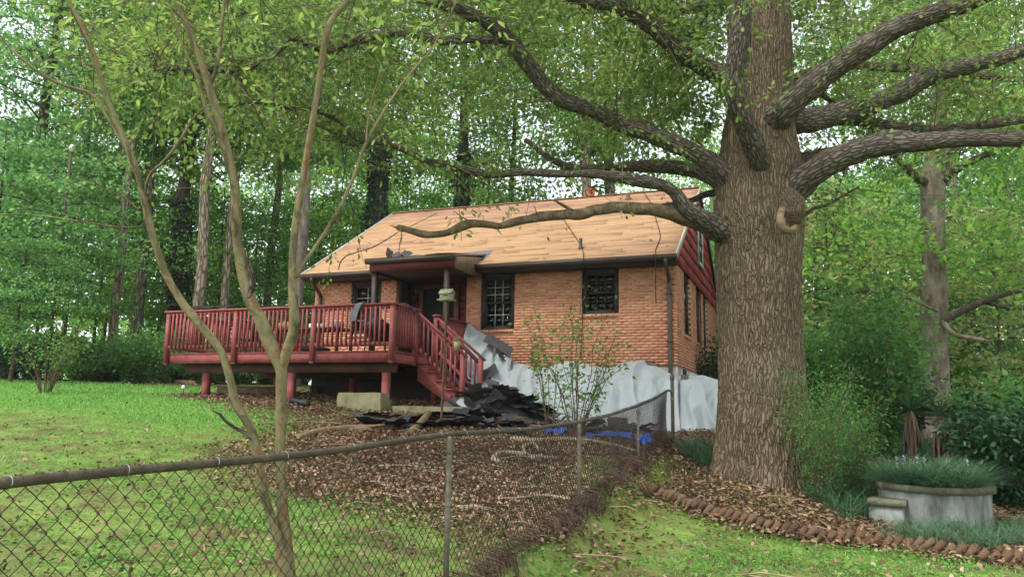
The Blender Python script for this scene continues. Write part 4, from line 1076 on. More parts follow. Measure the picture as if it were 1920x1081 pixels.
m = MB(); a, b = np.array(gl(546, 757, 0, .08)), np.array(gl(577, 765, 0, .08)); t = (b-a)/np.linalg.norm(b-a)
m.tube([a, b, b+t*.001, b-t*.12], [.06, .06, .05, .05], 14, cap=False); m.build('drain_pipe', MT['black'], smooth=True, label='black corrugated drain pipe end at the edge of the lawn', cat='pipe')
sl_ = np.array(gl(343, 742)); so = thing('solar_light', 'tiny solar path light standing on the lawn left of the deck', 'path light', sl_)
m = MB(); m.tube([sl_, sl_+[0, 0, .16]], .012, 8); m.build('stake', MT['rust'], so); m = MB(); m.lathe([(0, .16), (.04, .16), (.055, .2), (.03, .25), (0, .255)], 12, sl_); m.build('lamp_head', MT['white'], so)
# orange cord coil and loose board on the ridge, cables over the roof
cc = np.array([0, RY-.05, RZ+.06]); cx_ = at(1109, 368, 1, RY-.05)
m = MB(); t = np.linspace(0, 10*pi, 120); m.tube(np.stack([cx_[0]+.11*np.cos(t)*(1+.15*np.sin(t*.37)), cc[1]+.05*np.sin(t*.9), RZ+.13+.10*np.sin(t)], -1), .012, 6); m.build('coiled_cord', MT['orange'], smooth=True, label='orange coiled cord sitting on the roof ridge', cat='cord')
def cable(pts, r_, lab, name='cable', mm='black'):
    m = MB(); m.tube(crom(pts, .08), r_, 6); return m.build(name, MT[mm], smooth=True, label=lab, cat='cable')
O = lambda u, v: onroof(u, v, .02)
G_ = lambda u, v: at(u, v, 1, -OE-.13)
F_ = lambda u, v: at(u, v, 1, -.05)
cable([O(1046, 398), O(1062, 420), O(1080, 447), O(1090, 462), G_(1094, 478), G_(1093, 500), F_(1092, 540), F_(1092, 600), F_(1090, 655), F_(1089, 672)], .011, 'thin black cable running down the roof past the kitchen window')
cable([O(1205, 358), O(1222, 385), O(1231, 415), O(1238, 445), O(1230, 468), G_(1229, 480), G_(1229, 500), G_(1229, 540), G_(1230, 568)], .011, 'thin black cable dangling off the roof edge near the right corner')
cable([O(635, 505), O(640, 490), O(655, 478), O(695, 466), O(725, 450), O(745, 437)], .012, 'dark cable curving across the lower left roof')
cable([O(745, 437), O(780, 420), O(820, 400)], .008, 'thin cable crossing the upper left of the roof')
cable([O(748, 483), O(749, 462), O(752, 446)], .008, 'short cable standing up the roof above the porch')
for k, (u, v) in enumerate(((760, 430), (985, 385), (1085, 380))):
    pass

# ================================================================== CHAIN LINK FENCE (runs along x = 0.5)
FX = .5
PZ_ = [(-17.4, -1.44), (-16.0, -1.355), (-13.11, -1.275), (-10.1, -1.215), (-7.2, -1.02), (-4.33, -.70)]
def railz(y):
    return np.interp(y, [p[0] for p in PZ_], [p[1] for p in PZ_]) - .018*np.sin((np.asarray(y)+13.1)*pi/2.95)**2
fence = thing('chain_link_fence', 'rusty chain link fence with dark pipe rail crossing the foreground', 'fence', (FX, -10, -2.1))
yy = np.linspace(-17.4, -4.33, 90)
m = MB(); m.tube(np.stack([np.full(90, FX)+.008*np.sin(yy*1.7), yy, railz(yy)], -1), .0168, 12); m.build('top_rail', MT['rail'], fence, smooth=True)
def fpost(y, ztop, r_, zb, lean=0., nm='line_post'):
    m = MB(); m.tube([(FX+lean+.045, y, zb), (FX+.045, y, ztop-.02)], r_, 14); o = m.build(nm, MT['galv'], fence, smooth=True)
    m = MB(); m.lathe([(r_*1.25, -.07), (r_*1.25, .0), (r_*.8, .03), (0, .035)], 14, (FX+.045, y, ztop-.02)); m.build('post_cap', MT['galv'], o, smooth=True)
    for z in (ztop-.07, ztop-.4):
        m = MB(); m.lathe([(r_*1.18, -.012), (r_*1.18, .012)], 14, (FX+.045, y, z)); m.build('tie_band', MT['wirelight'], o)
fpost(-13.11, -1.295, .018, -2.6); fpost(-10.1, -1.235, .018, -2.4); fpost(-7.2, -1.04, .018, -2.1)
fpost(-4.3, -.44, .031, -1.9, nm='end_post')
m = MB(); m.tube([(FX+.045, -4.3, -.78), (FX+.02, -4.36, -.715), (FX, -4.40, -.71)], .014, 8); m.build('rail_clamp', MT['galv'], fence)
# woven wires: each wire zig-zags between two neighbouring columns
p_, h_ = .0365, .0365
m = MB(); y = -17.2; i = 0
while y < -4.38:
    zt = float(railz(y))+.018
    nseg = int((1.0 if y < -6 else .85)/h_)
    k = np.arange(nseg+1)
    ph = (k+i) % 2
    sag = .03*vnoise(np.array([[y*.8, 3.3, 0]]))[0]
    bow = .03*np.sin(np.pi*k/nseg)*math.sin(y*1.9)
    P = np.stack([FX-.028+bow+.0035*(ph*2-1), y+p_*ph+.004*np.sin(k*.9+i), zt-k*h_+sag*k/nseg*.3], -1)
    m.tube(P, (.0026 if y < -11.5 else .0034), 3, cap=False)
    y += p_; i += 1
m.build('chain_link', MT['wire'], fence, kind='stuff')
# wire ties and the knuckled edge hooked over the rail
tm = MB(); t = np.linspace(-.3, 1.55*pi, 12); tm.tube(np.stack([.0215*np.cos(t), .02*(t/6-.3), .0215*np.sin(t)], -1), .0022, 5); tmesh = tm.mesh('tie_wire', MT['wirelight'], True)
y = -17
while y < -4.6:
    put('tie_wire', tmesh, fence, loc=(FX, y, float(railz(y))), rot=(0, random.uniform(-.4, .4), random.uniform(-.3, .3)))
    y += random.uniform(.38, .62)
hm = MB(); t = np.linspace(.4, 1.25*pi, 8); hm.tube(np.stack([-.002+.0205*np.cos(t), .012*(t-2)/2, .0205*np.sin(t)-.0], -1), .0021, 4)
hooks = MB(); y = -17.2; HV = hm.V[0]; HF = hm.F
while y < -4.5:
    hooks.add(HV+[FX, y, float(railz(y))], HF[:1]); y += 2*p_
hooks.build('knuckle', MT['wire'], fence, kind='stuff')
# roots and dead stems hanging down the bank under the fence
rb = MB()
for k in range(1500):
    y = random.uniform(-13.6, -4.4); x = .54+abs(random.gauss(0, .06)); z = float(_hL(.5, y))+random.uniform(-.06, .10)
    ln_ = random.uniform(.08, .42); dx = random.uniform(-.02, .09); q = random.gauss(0, .06)
    P = [(x-.10, y, z+.03), (x, y+q*.2, z+.01), (x+dx*.6, y+q*.6, z-ln_*.5), (x+dx, y+q, z-ln_)]
    rb.tube(P, [.003, .0035, .0028, .0015], 3, cap=False)
rb.build('hanging_roots', mat('dry_roots', [H('2e221a'), H('4b392d'), H('6e594a')], 6, rough=1, rnd='island', rndamt=.2), kind='stuff', label='dry roots and dead stems hanging down the bank below the fence', cat='roots')

# ================================================================== BRICK EDGING + LOOSE BRICK
path = crom([gpt(u, v) for u, v in [(1222, 925), (1262, 940), (1300, 958), (1370, 978), (1450, 997), (1530, 1012), (1620, 1020), (1700, 1030), (1790, 1042), (1870, 1052), (1935, 1058)]], .02)
d = np.concatenate([[0], np.cumsum(np.linalg.norm(np.diff(path[:, :2], axis=0), axis=1))])
eb = MB(); L_, W_, T_ = .19, .09, .056
eb.hexa([(-L_/2, -W_/2, 0), (L_/2, -W_/2, 0), (L_/2, W_/2, 0), (-L_/2, W_/2, 0), (-L_/2+.002, -W_/2+.002, T_), (L_/2-.002, -W_/2+.002, T_), (L_/2-.002, W_/2-.002, T_), (-L_/2+.002, W_/2-.002, T_)])
ebm = eb.mesh('edging_brick', MT['edgebrick'])
hb_ = MB()
for ix in (-1, 0, 1): hb_.lathe([(0, 0), (.012, 0), (.012, .002), (0, .002)], 8, (ix*.05, 0, T_-.001))
holem = hb_.mesh('core_hole', MT['edgehole'])
def ORD(n): return str(n) + ('th' if 10 < n % 100 < 14 else {1: 'st', 2: 'nd', 3: 'rd'}.get(n % 10, 'th'))
nE = int(d[-1]/.088)
for k in range(nE):
    s = (k+.5)/nE*d[-1]; c = np.array([np.interp(s, d, path[:, i]) for i in range(3)])
    c2 = np.array([np.interp(s+.05, d, path[:, i]) for i in range(3)]); ang = math.atan2(c2[1]-c[1], c2[0]-c[0])
    z = float(gz(c[0], c[1])) + .016 + random.uniform(-.02, .02)
    lab = ORD(k+1) + ' tilted brick from the fence end of the sawtooth edging row'
    o = put('edging_brick', ebm, loc=(c[0], c[1], z), rot=(0, 0, 0), label=lab, cat='brick', group='sawtooth brick edging')
    # lean each brick over on its neighbour
    Mx = Matrix.Rotation(ang+random.uniform(-.06, .06), 4, 'Z') @ Matrix.Rotation(R(-50+random.uniform(-6, 6)), 4, 'Y')
    Mx.translation = Vector((c[0], c[1], z)); o.matrix_world = Mx
lbp = gpt(1206, 934)
lb = put('loose_brick', ebm, loc=(lbp[0]+.02, lbp[1], gz(lbp[0], lbp[1])+.10), rot=(R(60), R(58), R(-8)), label='loose cored brick standing on end by the fence bank', cat='brick')
for ix in range(5):
    for iy in (-1, 1):
        m = MB(); m.box(ix*.034-.068-.011, ix*.034-.068+.011, iy*.02-.011, iy*.02+.011, T_-.001, T_+.0015); q = m.build('core_hole', MT['edgehole'], lb)

# ================================================================== CONCRETE PLANTER
pc = px(1755, 985, 9.2); pcx, pcy = pc[0], pc[1]; PRD = .60
zt = float(px(1755, 915, 8.55)[2]); zb = zt-.62
pl = thing('concrete_planter', 'round stained concrete planter with mossy coping filled with strap-leaved plants', 'planter', (pcx, pcy, zb))
m = MB(); n = 72; th = np.linspace(0, 2*pi, n+1); zz = np.linspace(zb-.25, zt-.07, 14)
V = np.array([[(pcx+(PRD+.008*math.sin(7*t+z*9)+.006*vnoise(np.array([[cos(t)*4, sin(t)*4, z*5]]))[0])*cos(t), pcy+(PRD+.006*math.sin(5*t))*sin(t), z) for t in th] for z in zz])
m.grid(V); m.build('wall', MT['plancon'], pl, smooth=True)
NC = 11
for k in range(NC):
    a0, a1 = 2*pi*k/NC+.006+.2, 2*pi*(k+1)/NC-.006+.2
    o_, i_ = PRD+.055, PRD-.12
    q = [(i_, a0), (o_, a0), (o_, a1), (i_, a1)]
    m = MB(); zz = zt+random.uniform(-.006, .006); m.hexa([(pcx+r_*cos(a), pcy+r_*sin(a), zz-.075) for r_, a in q]+[(pcx+r_*cos(a), pcy+r_*sin(a), zz) for r_, a in q]); m.build('coping_block', MT['coping'], pl)
m = MB(); m.lathe([(0, -.06), (PRD-.1, -.06)], 30, (pcx, pcy, zt)); m.build('soil', MT['litter'], pl)
# lower step ring on the left
sx, sy = px(1652, 940, 9.0)[:2]
m = MB(); q = [(sx-.14, sy-.10), (sx+.20, sy-.22), (sx+.26, sy+.1), (sx-.05, sy+.25)]; zs_ = zt-.16
m.prism([(a, b, zs_-.5) for a, b in q], (0, 0, .42)); m.build('side_wall', MT['plancon'], pl)
m = MB(); m.prism([(a+(a-sx)*.15, b+(b-sy)*.15, zs_-.078) for a, b in q], (0, 0, .075)); m.build('side_coping', MT['coping'], pl)

# ================================================================== TREES
def frames(P):
    T = np.gradient(P, axis=0); T /= np.linalg.norm(T, axis=1)[:, None]+1e-9; return T
def limb(pts_px, step=.12):
    """rows (u, v, depth, width_px) -> world path + radius"""
    c = []
    for u, v, d_, w in pts_px:
        p = px(u, v, d_); c.append((p[0], p[1], p[2], w*.5*d_/FPX))
    return crom(c, step)
def barkdisp(amp, vs, hs, seed):
    def f(V, i, j):
        q = V*np.array([hs, hs, vs]) + seed
        q[:, 2] += .25*vnoise(V*3+seed)
        r1 = 1-2*np.abs(vnoise(q)); r2 = 1-2*np.abs(vnoise(q*np.array([2.1, 2.1, 2.4])+7))
        return amp*(r1*.7+r2*.4) + amp*1.2*vnoise(V*1.1+seed)
    return f
oakpos = px(1430, 880, 11); oakz = float(gz(oakpos[0], oakpos[1]))
oak = thing('oak_tree', 'huge old oak with deeply furrowed trunk and sweeping limbs in front of the house corner', 'tree', (oakpos[0], oakpos[1], oakz))
tr = limb([(1432, 960, 11, 205), (1430, 905, 11, 184), (1428, 870, 11, 172), (1428, 820, 11, 162), (1429, 760, 11, 158), (1428, 680, 11, 153), (1425, 600, 11, 150), (1424, 500, 11, 152), (1424, 440, 11, 156), (1422, 400, 11, 158), (1420, 350, 11, 147), (1422, 300, 11, 142), (1421, 250, 11, 126), (1424, 200, 11.05, 112), (1424, 100, 11.15, 112), (1419, 0, 11.3, 113), (1412, -150, 11.5, 105), (1420, -400, 11.8, 85), (1400, -700, 12, 50), (1410, -1000, 12.2, 14)], .032)
def oakdisp(V, i, j):
    base = barkdisp(.021, 3.4, 21, 3)(V, i, j)
    a = np.arctan2(V[:, 1]-oakpos[1], V[:, 0]-oakpos[0]); hgt = V[:, 2]-oakz
    fl = np.exp(-np.clip(hgt, 0, 9)/.35)*(.05*np.cos(5*a+.6)+.04*np.cos(3*a+2)+.03)
    kn = .0
    return base + fl
m = MB(); m.tube(tr[:, :3], tr[:, 3], 264, oakdisp); m.build('trunk', MT['oakbark'], oak, smooth=True)
LIMBS = {
 'R1': [(1400, 310, 11.0, 30), (1440, 242, 10.75, 60), (1480, 200, 10.4, 54), (1560, 130, 10.1, 47), (1650, 70, 9.8, 43), (1740, 32, 9.5, 40), (1830, 0, 9.2, 36), (1960, -60, 8.8, 30), (2150, -120, 8.2, 18), (2420, -200, 7.6, 4)],
 'R2': [(1440, 240, 11.1, 50), (1490, 226, 11.2, 52), (1540, 222, 11.3, 46), (1600, 207, 11.4, 43), (1680, 175, 11.5, 38), (1760, 136, 11.5, 35), (1850, 116, 11.5, 32), (1940, 95, 11.5, 28), (2150, 60, 11.5, 16), (2420, 0, 11.5, 4)],
 'R3': [(1440, 170, 11.6, 20), (1510, 140, 12.3, 20), (1570, 122, 12.6, 19), (1640, 124, 12.8, 18), (1730, 128, 13, 17), (1830, 142, 13.2, 15), (1930, 152, 13.4, 11)],
 'R4': [(1430, 400, 11.0, 46), (1485, 352, 10.75, 64), (1530, 320, 10.4, 54), (1590, 290, 10.2, 52), (1660, 267, 10, 48), (1750, 262, 9.8, 38), (1850, 258, 9.6, 33), (1940, 258, 9.4, 30), (2200, 220, 9, 18), (2500, 130, 8.5, 4)],
 'R5': [(1450, 310, 11.3, 26), (1500, 298, 11.9, 24), (1555, 288, 12.1, 22), (1620, 275, 12.3, 18), (1720, 250, 12.5, 12)],
 'R6': [(1520, 226, 11.4, 18), (1590, 224, 11.8, 22), (1650, 233, 11.9, 22), (1700, 241, 12, 21), (1760, 243, 12, 20), (1830, 234, 12, 19), (1930, 224, 12, 16), (2100, 210, 12, 8)],
 'front': [(1440, 375, 11.0, 24), (1432, 325, 10.62, 40), (1418, 285, 10.4, 44), (1398, 235, 10.15, 45), (1383, 195, 10.0, 44), (1378, 150, 9.9, 42), (1385, 90, 9.8, 42), (1392, 0, 9.7, 42), (1400, -120, 9.5, 36), (1450, -320, 9, 18)],
 'L1': [(1415, 190, 11, 50), (1364, 150, 10.9, 52), (1330, 132, 10.8, 44), (1289, 107, 10.7, 38), (1257, 79, 10.6, 36), (1214, 43, 10.5, 33), (1147, 8, 10.3, 29), (1083, -2, 10.2, 27), (960, -60, 9.9, 20), (800, -120, 9.5, 10)],
 'L2': [(1400, 5, 11.3, 26), (1360, 12, 11.6, 26), (1300, 14, 11.9, 24), (1230, 20, 12.1, 21), (1180, 16, 12.3, 17), (1080, -20, 12.6, 10)],
 'L2b': [(1328, 12, 11.75, 14), (1320, 30, 11.7, 14), (1308, 58, 11.7, 13), (1285, 71, 11.7, 11)],
 'L3': [(1410, 370, 11, 46), (1365, 330, 10.9, 54), (1348, 316, 10.85, 46), (1313, 293, 10.8, 40), (1261, 269, 10.7, 36), (1194, 241, 10.6, 34), (1135, 216, 10.5, 33), (1087, 200, 10.4, 33), (1040, 178, 10.3, 35), (1008, 146, 10.2, 34), (984, 115, 10.1, 32), (957, 79, 10.1, 31), (917, 47, 10, 30), (862, 18, 9.9, 27), (818, 4, 9.8, 24), (760, -15, 9.7, 20), (620, -70, 9.4, 10)],
 'L3b': [(940, 72, 10.1, 16), (893, 73, 10, 17), (862, 74, 9.9, 17), (826, 79, 9.8, 16), (790, 66, 9.7, 16), (759, 61, 9.6, 15), (711, 67, 9.5, 14), (676, 75, 9.4, 14), (640, 89, 9.3, 14), (618, 95, 9.25, 14), (573, 86, 9.2, 12), (546, 78, 9.1, 11), (524, 97, 9.1, 11), (488, 118, 9, 11), (444, 131, 8.9, 10), (377, 133, 8.8, 8), (311, 133, 8.7, 7), (240, 128, 8.6, 5)],
 'L4': [(1400, 380, 11.1, 42), (1352, 345, 11.2, 38), (1313, 322, 11.4, 32), (1234, 313, 11.6, 28), (1165, 314, 11.8, 22), (1095, 318, 11.9, 20), (1040, 300, 12, 13), (985, 262, 12.2, 9)],
 'L4b': [(1410, 470, 11.1, 30), (1372, 445, 10.95, 50), (1343, 426, 10.75, 48), (1313, 408, 10.5, 36), (1284, 388, 10.4, 30), (1269, 366, 10.35, 26), (1248, 352, 10.3, 24), (1222, 344, 10.3, 26), (1174, 334, 10.25, 27), (1135, 330, 10.2, 24), (1095, 327, 10.2, 17), (1036, 325, 10.1, 16), (976, 325, 10, 16), (917, 325, 9.9, 17), (877, 319, 9.8, 18), (838, 309, 9.7, 16), (798, 300, 9.6, 16), (759, 281, 9.5, 14), (719, 269, 9.4, 11), (680, 267, 9.3, 10), (660, 255, 9.25, 10), (640, 234, 9.2, 8), (612, 213, 9.1, 8), (581, 202, 9, 7), (541, 202, 8.9, 7), (501, 193, 8.8, 6), (461, 191, 8.7, 5), (422, 200, 8.6, 4)],
 'L4c': [(690, 268, 9.35, 7), (650, 268, 9.4, 6), (625, 250, 9.5, 5), (600, 238, 9.5, 4), (560, 232, 9.5, 3)],
 'L6': [(1400, 372, 11.3, 16), (1337, 361, 11.5, 14), (1289, 377, 11.6, 12), (1242, 387, 11.7, 10), (1195, 390, 11.8, 6)],
 'Rt1': [(1480, 430, 11.2, 8), (1520, 395, 11.6, 7), (1560, 378, 11.9, 6), (1610, 350, 12.2, 4)],
 'Rt2': [(1500, 150, 11.5, 10), (1545, 182, 11.9, 9), (1620, 230, 12.4, 8), (1650, 262, 12.6, 7)],
}
oaklimbs = []
for nm, L in LIMBS.items():
    P = limb(L, .05 if nm in ('L1', 'L3', 'R1', 'R2', 'R4', 'L4b', 'front') else .07)
    wob = .04*fbm(np.stack([np.arange(len(P))*.12, np.full(len(P), hash(nm) % 97*1.0 if False else len(nm)*7.), np.zeros(len(P))], -1), 2)
    P[:, 2] += wob*.5; P[:, 3] *= .88
    m = MB(); m.tube(P[:, :3], P[:, 3], 28 if P[0, 3] > .1 else 12, lambda V, i, j, P=P: .10*P[i, 3]*(1-2*np.abs(vnoise(V*np.array([9, 9, 9.])+2))) + .16*P[i, 3]*vnoise(V*3.1))
    m.build('limb', MT['limbbark'], oak, smooth=True); oaklimbs.append((nm, P))
P = limb([(1420, 460, 11.1, 30), (1375, 440, 10.95, 46), (1345, 428, 10.8, 42), (1318, 418, 10.65, 33), (1269, 402, 10.5, 27), (1225, 393, 10.35, 23), (1165, 389, 10.3, 21), (1121, 393, 10.3, 18), (1091, 401, 10.25, 19), (1062, 402, 10.2, 19), (1023, 405, 10.2, 17), (988, 411, 10.15, 16), (958, 418, 10.1, 15), (938, 424, 10.1, 13), (914, 421, 10.1, 14), (884, 419, 10, 15), (864, 425, 10, 15), (840, 436, 10, 12), (800, 440, 10, 13), (773, 433, 10, 12), (745, 426, 10, 11)], .05)
m = MB(); m.tube(P[:, :3], P[:, 3], 18, lambda V, i, j: .12*P[i, 3]*(1-2*np.abs(vnoise(V*9)))+.2*P[i, 3]*vnoise(V*4)); dl = m.build('dead_limb', MT['deadwood'], oak, smooth=True)
dl['label'] = 'bare dead limb with a broken yellow end reaching over the roof'
e = P[-1, :3]; t = P[-1, :3]-P[-4, :3]; t /= np.linalg.norm(t)
for k in range(5):
    m = MB(); o = rdir(1)[0]*.02; m.tube([e-t*.05+o, e+t*random.uniform(.02, .09)+o*1.5+[0, 0, random.uniform(-.01, .03)]], [.02, .004], 5); m.build('splinter', MT['rawwood'], dl)
for tw in ([(1075, 396, 10.2, 7), (1058, 386, 10.15, 6), (1044, 378, 10.1, 4), (1030, 373, 10.1, 2)], [(1008, 405, 10.15, 3), (1004, 392, 10.1, 2), (1001, 386, 10.1, 1.5)], [(930, 425, 10.05, 3), (936, 434, 10, 2), (940, 440, 10, 1)], [(885, 416, 10, 3), (868, 408, 9.95, 2), (850, 395, 9.9, 1.2)], [(752, 430, 9.95, 2.5), (753, 446, 9.9, 2), (752, 458, 9.9, 1)]):
    Q = limb(tw, .04); m = MB(); m.tube(Q[:, :3], Q[:, 3], 6); m.build('twig', MT['deadwood'], dl)
# swollen knot with a curved stub
kc = px(1474, 388, 10.62)
m = MB(); n1, n2 = 26, 18; th = np.linspace(0, 2*pi, n1); ph = np.linspace(.02, pi-.02, n2)
V = np.array([[kc+np.array([.25*sin(b)*cos(a), .27*sin(b)*sin(a), .30*cos(b)])*(1+.05*math.sin(6*a+3*b)*sin(b)+.05*math.sin(11*b+2*sin(a))) for a in th] for b in ph]); m.grid(V); m.hasB = True; m.build('knot', MT['oakbark'], oak, smooth=True)
Q = limb([(1466, 392, 10.3, 13), (1463, 403, 10.15, 14), (1464, 418, 10.1, 15), (1471, 429, 10.1, 14), (1483, 432, 10.15, 12), (1492, 424, 10.25, 8)], .02); m = MB(); m.tube(Q[:, :3], Q[:, 3], 14); stb = m.build('stub', MT['timber'], oak, smooth=True)
# crown: leafy twigs springing from the limbs
rng = np.random.default_rng(5)
lp_, ld_, ln2_, ls_ = [], [], [], []
tw = MB()
def sprays(P, n, lmin, lmax, nl, up=.25, size=(.055, .10), start=.15, spread=1., rad=.006):
    m_ = len(P)
    for _ in range(n):
        i = int(rng.uniform(start, 1)*(m_-1)); o = P[i, :3]
        d0 = rng.normal(size=3)*spread; d0[2] = d0[2]*.7+up; d0 /= np.linalg.norm(d0)
        L = rng.uniform(lmin, lmax); k = 6
        t = np.linspace(0, 1, k)[:, None]; bend = rng.normal(size=3)*.25; bend[2] -= .25
        Q = o + d0*L*t + bend*L*t*t*.6
        tw.tube(Q, np.linspace(rad*(.6+L*.5), .0025, k), 4, cap=False)
        nn = int(nl*(.5+L/lmax*.7))
        tt = rng.beta(2.2, 1.0, nn)
        idx = np.clip(tt*(k-1), 0, k-1.001); a = idx.astype(int); fr = (idx-a)[:, None]
        c = Q[a]*(1-fr)+Q[a+1]*fr
        off = rng.normal(size=(nn, 3)); off /= np.linalg.norm(off, axis=1)[:, None]
        s = rng.uniform(size[0], size[1], nn)
        lp_.append(c + off*rng.uniform(.02, .20, nn)[:, None]*min(1, L)); dd = off*1.0 + (Q[-1]-Q[0])/L*.6; dd[:, 2] -= .35
        ld_.append(dd); nn_ = rng.normal(size=(nn, 3))*.55; nn_[:, 2] += 1; ln2_.append(nn_); ls_.append(s)
for nm, P in oaklimbs:
    L = np.linalg.norm(np.diff(P[:, :3], axis=0), axis=1).sum()
    n = {'L3': 120, 'L3b': 180, 'L4b': 70, 'L1': 120, 'L4': 16, 'L2': 70, 'R1': 80, 'R2': 80, 'R3': 60, 'R6': 35, 'R4': 16, 'R5': 18, 'front': 34, 'L4c': 34, 'L6': 0, 'Rt1': 22, 'Rt2': 22, 'L2b': 10}[nm]
    sprays(P, n, .4, 1.7 if nm not in ('front', 'L4b') else 1.1, 26, up=(.75 if nm in ('L4', 'L4b') else .35) if nm not in ('L3b',) else .1, start=.3 if nm != 'L4b' else .55)
oak_near = (np.vstack(lp_), np.vstack(ld_), np.vstack(ln2_), np.concatenate(ls_)); lp_, ld_, ln2_, ls_ = [], [], [], []
# second-order leafy boughs filling the crown above and behind the limbs
for k in range(760):
    u, v = (rng.uniform(150, 1900), rng.uniform(-260, 230)) if k < 680 else (rng.uniform(1150, 1345), rng.uniform(-20, 260))
    if 1340 < u < 1500 and v > 30: continue
    d_ = rng.uniform(10.6, 16.5)
    o = px(u, v, d_)
    sprays(np.array([[*o, .01], [*(o+rng.normal(size=3)*.5), .01]]), 3, .35, 1.1, 28, start=0., rad=.004, size=(.06, .11))
tw.build('twigs', MT['twig'], oak, kind='stuff')
m = MB(); m.leaves(*oak_near, TVO, TFO); m.leaves(np.vstack(lp_), np.vstack(ld_), np.vstack(ln2_), np.concatenate(ls_), TV4, TF4, 1.4); m.build('crown', MT['oakleaf'], oak, kind='stuff')
print('oak leaves', sum(map(len, lp_)))

# ---- crape myrtle close behind the fence
cb = px(532, 1095, 5.0); cb[2] = gz(cb[0], cb[1])
cr_ = thing('crape_myrtle', 'smooth multi-stemmed crape myrtle rising just behind the fence on the left', 'tree', cb)
STEMS = [
 ([(540, 1110, 5, 46), (534, 1050, 5, 42), (533, 1000, 5, 34), (530, 940, 5, 28), (527, 870, 5, 26), (527, 790, 5, 26), (526, 730, 5, 27), (526, 690, 5, 31), (508, 650, 5, 36), (490, 605, 5, 33), (470, 560, 5, 30), (458, 520, 5, 28), (450, 480, 5, 25), (444, 420, 5, 23), (440, 350, 5, 22), (428, 295, 5, 23), (413, 235, 5, 21), (398, 185, 5, 22), (388, 150, 5, 20), (375, 110, 5, 17), (355, 60, 5, 15), (335, 10, 5, 14), (310, -60, 5, 12), (270, -200, 5, 7)], 'stem'),
 ([(526, 700, 5, 24), (536, 662, 5, 26), (548, 630, 5, 26), (553, 600, 5, 24), (549, 550, 5, 22), (549, 480, 5, 19), (557, 400, 5, 18), (569, 330, 5, 17), (580, 260, 5, 16), (592, 190, 5, 15), (604, 110, 5, 15), (614, 58, 5, 16), (630, 28, 5, 15), (655, -2, 5, 13), (690, -60, 5, 11), (740, -180, 5, 6)], 'stem'),
 ([(542, 1090, 4.97, 30), (522, 1010, 4.95, 24), (503, 950, 4.93, 22), (490, 895, 4.9, 22), (480, 840, 4.9, 23), (466, 795, 4.9, 23), (442, 757, 4.88, 22), (430, 705, 4.86, 20), (411, 655, 4.85, 21), (376, 610, 4.84, 21), (341, 566, 4.83, 20), (311, 512, 4.82, 19), (290, 452, 4.8, 18), (272, 382, 4.8, 16), (258, 325, 4.8, 16), (236, 270, 4.8, 16), (215, 222, 4.8, 16), (195, 168, 4.8, 14), (178, 112, 4.8, 13), (152, 45, 4.8, 12), (125, -5, 4.8, 11), (70, -120, 4.8, 7)], 'stem'),
 ([(240, 285, 4.8, 9), (226, 262, 4.8, 9), (200, 217, 4.8, 8), (173, 178, 4.8, 8), (102, 153, 4.75, 8), (44, 113, 4.7, 7), (0, 73, 4.7, 6), (-60, 30, 4.6, 4)], 'branch'),
 ([(392, 165, 5, 10), (405, 130, 5.02, 11), (412, 90, 5.05, 10), (417, 40, 5.05, 9), (421, 0, 5.1, 8), (430, -90, 5.1, 5)], 'branch'),
 ([(430, 300, 5, 15), (412, 262, 4.98, 14), (396, 225, 4.97, 12), (386, 205, 4.97, 10), (372, 150, 4.97, 8), (345, 90, 4.97, 6), (325, 30, 4.97, 5), (310, -30, 4.97, 4)], 'branch'),
 ([(553, 520, 5, 11), (572, 490, 5.02, 10), (600, 450, 5.05, 10), (632, 400, 5.1, 10), (662, 335, 5.15, 9), (684, 275, 5.2, 9), (718, 212, 5.25, 7), (760, 150, 5.3, 6.5), (810, 90, 5.35, 6), (848, 20, 5.4, 5), (875, -50, 5.45, 4)], 'branch'),
 ([(686, 270, 5.2, 5), (690, 225, 5.2, 4.5), (700, 180, 5.2, 4), (716, 125, 5.2, 3)], 'branch'),
 ([(480, 830, 4.9, 10), (462, 812, 4.85, 9), (440, 801, 4.82, 9), (424, 789, 4.8, 8), (412, 776, 4.78, 6), (398, 770, 4.78, 3)], 'dead_branch'),
 ([(270, 375, 4.8, 9), (280, 330, 4.78, 8), (310, 300, 4.77, 8), (338, 262, 4.75, 7), (360, 225, 4.75, 6), (385, 200, 4.75, 4)], 'branch'),
 ([(270, 425, 4.8, 4), (215, 425, 4.75, 4), (130, 412, 4.7, 4), (60, 403, 4.7, 4), (-20, 402, 4.7, 3)], 'branch'),
 ([(262, 395, 4.8, 5), (235, 372, 4.8, 4), (195, 355, 4.8, 4), (155, 338, 4.8, 2)], 'branch'),
 ([(466, 560, 4.98, 14), (474, 525, 4.97, 13), (466, 490, 4.97, 11), (462, 470, 4.97, 6)], 'dead_branch'),
]
lp_, ld_, ln2_, ls_ = [], [], [], []; tw = MB()
for L, nm in STEMS:
    P = limb(L, .03); P[:, 3] *= .74
    m = MB(); m.tube(P[:, :3], P[:, 3], 26 if P[0, 3] > .03 else 10, lambda V, i, j, P=P: .13*P[i, 3]*vnoise(V*np.array([14, 14, 5]))+.07*P[i, 3]*np.sin(j*2*pi/26*3+V[:, 2]*4)+.05*P[i, 3]*vnoise(V*40))
    m.build(nm, MT['limbbark'] if nm == 'dead_branch' else MT['crape'], cr_, smooth=True)
    if nm != 'dead_branch' and P[-1, 2] > 1.6: sprays(P, 26, .25, .8, 8, up=.1, size=(.05, .085), start=.78, rad=.003)
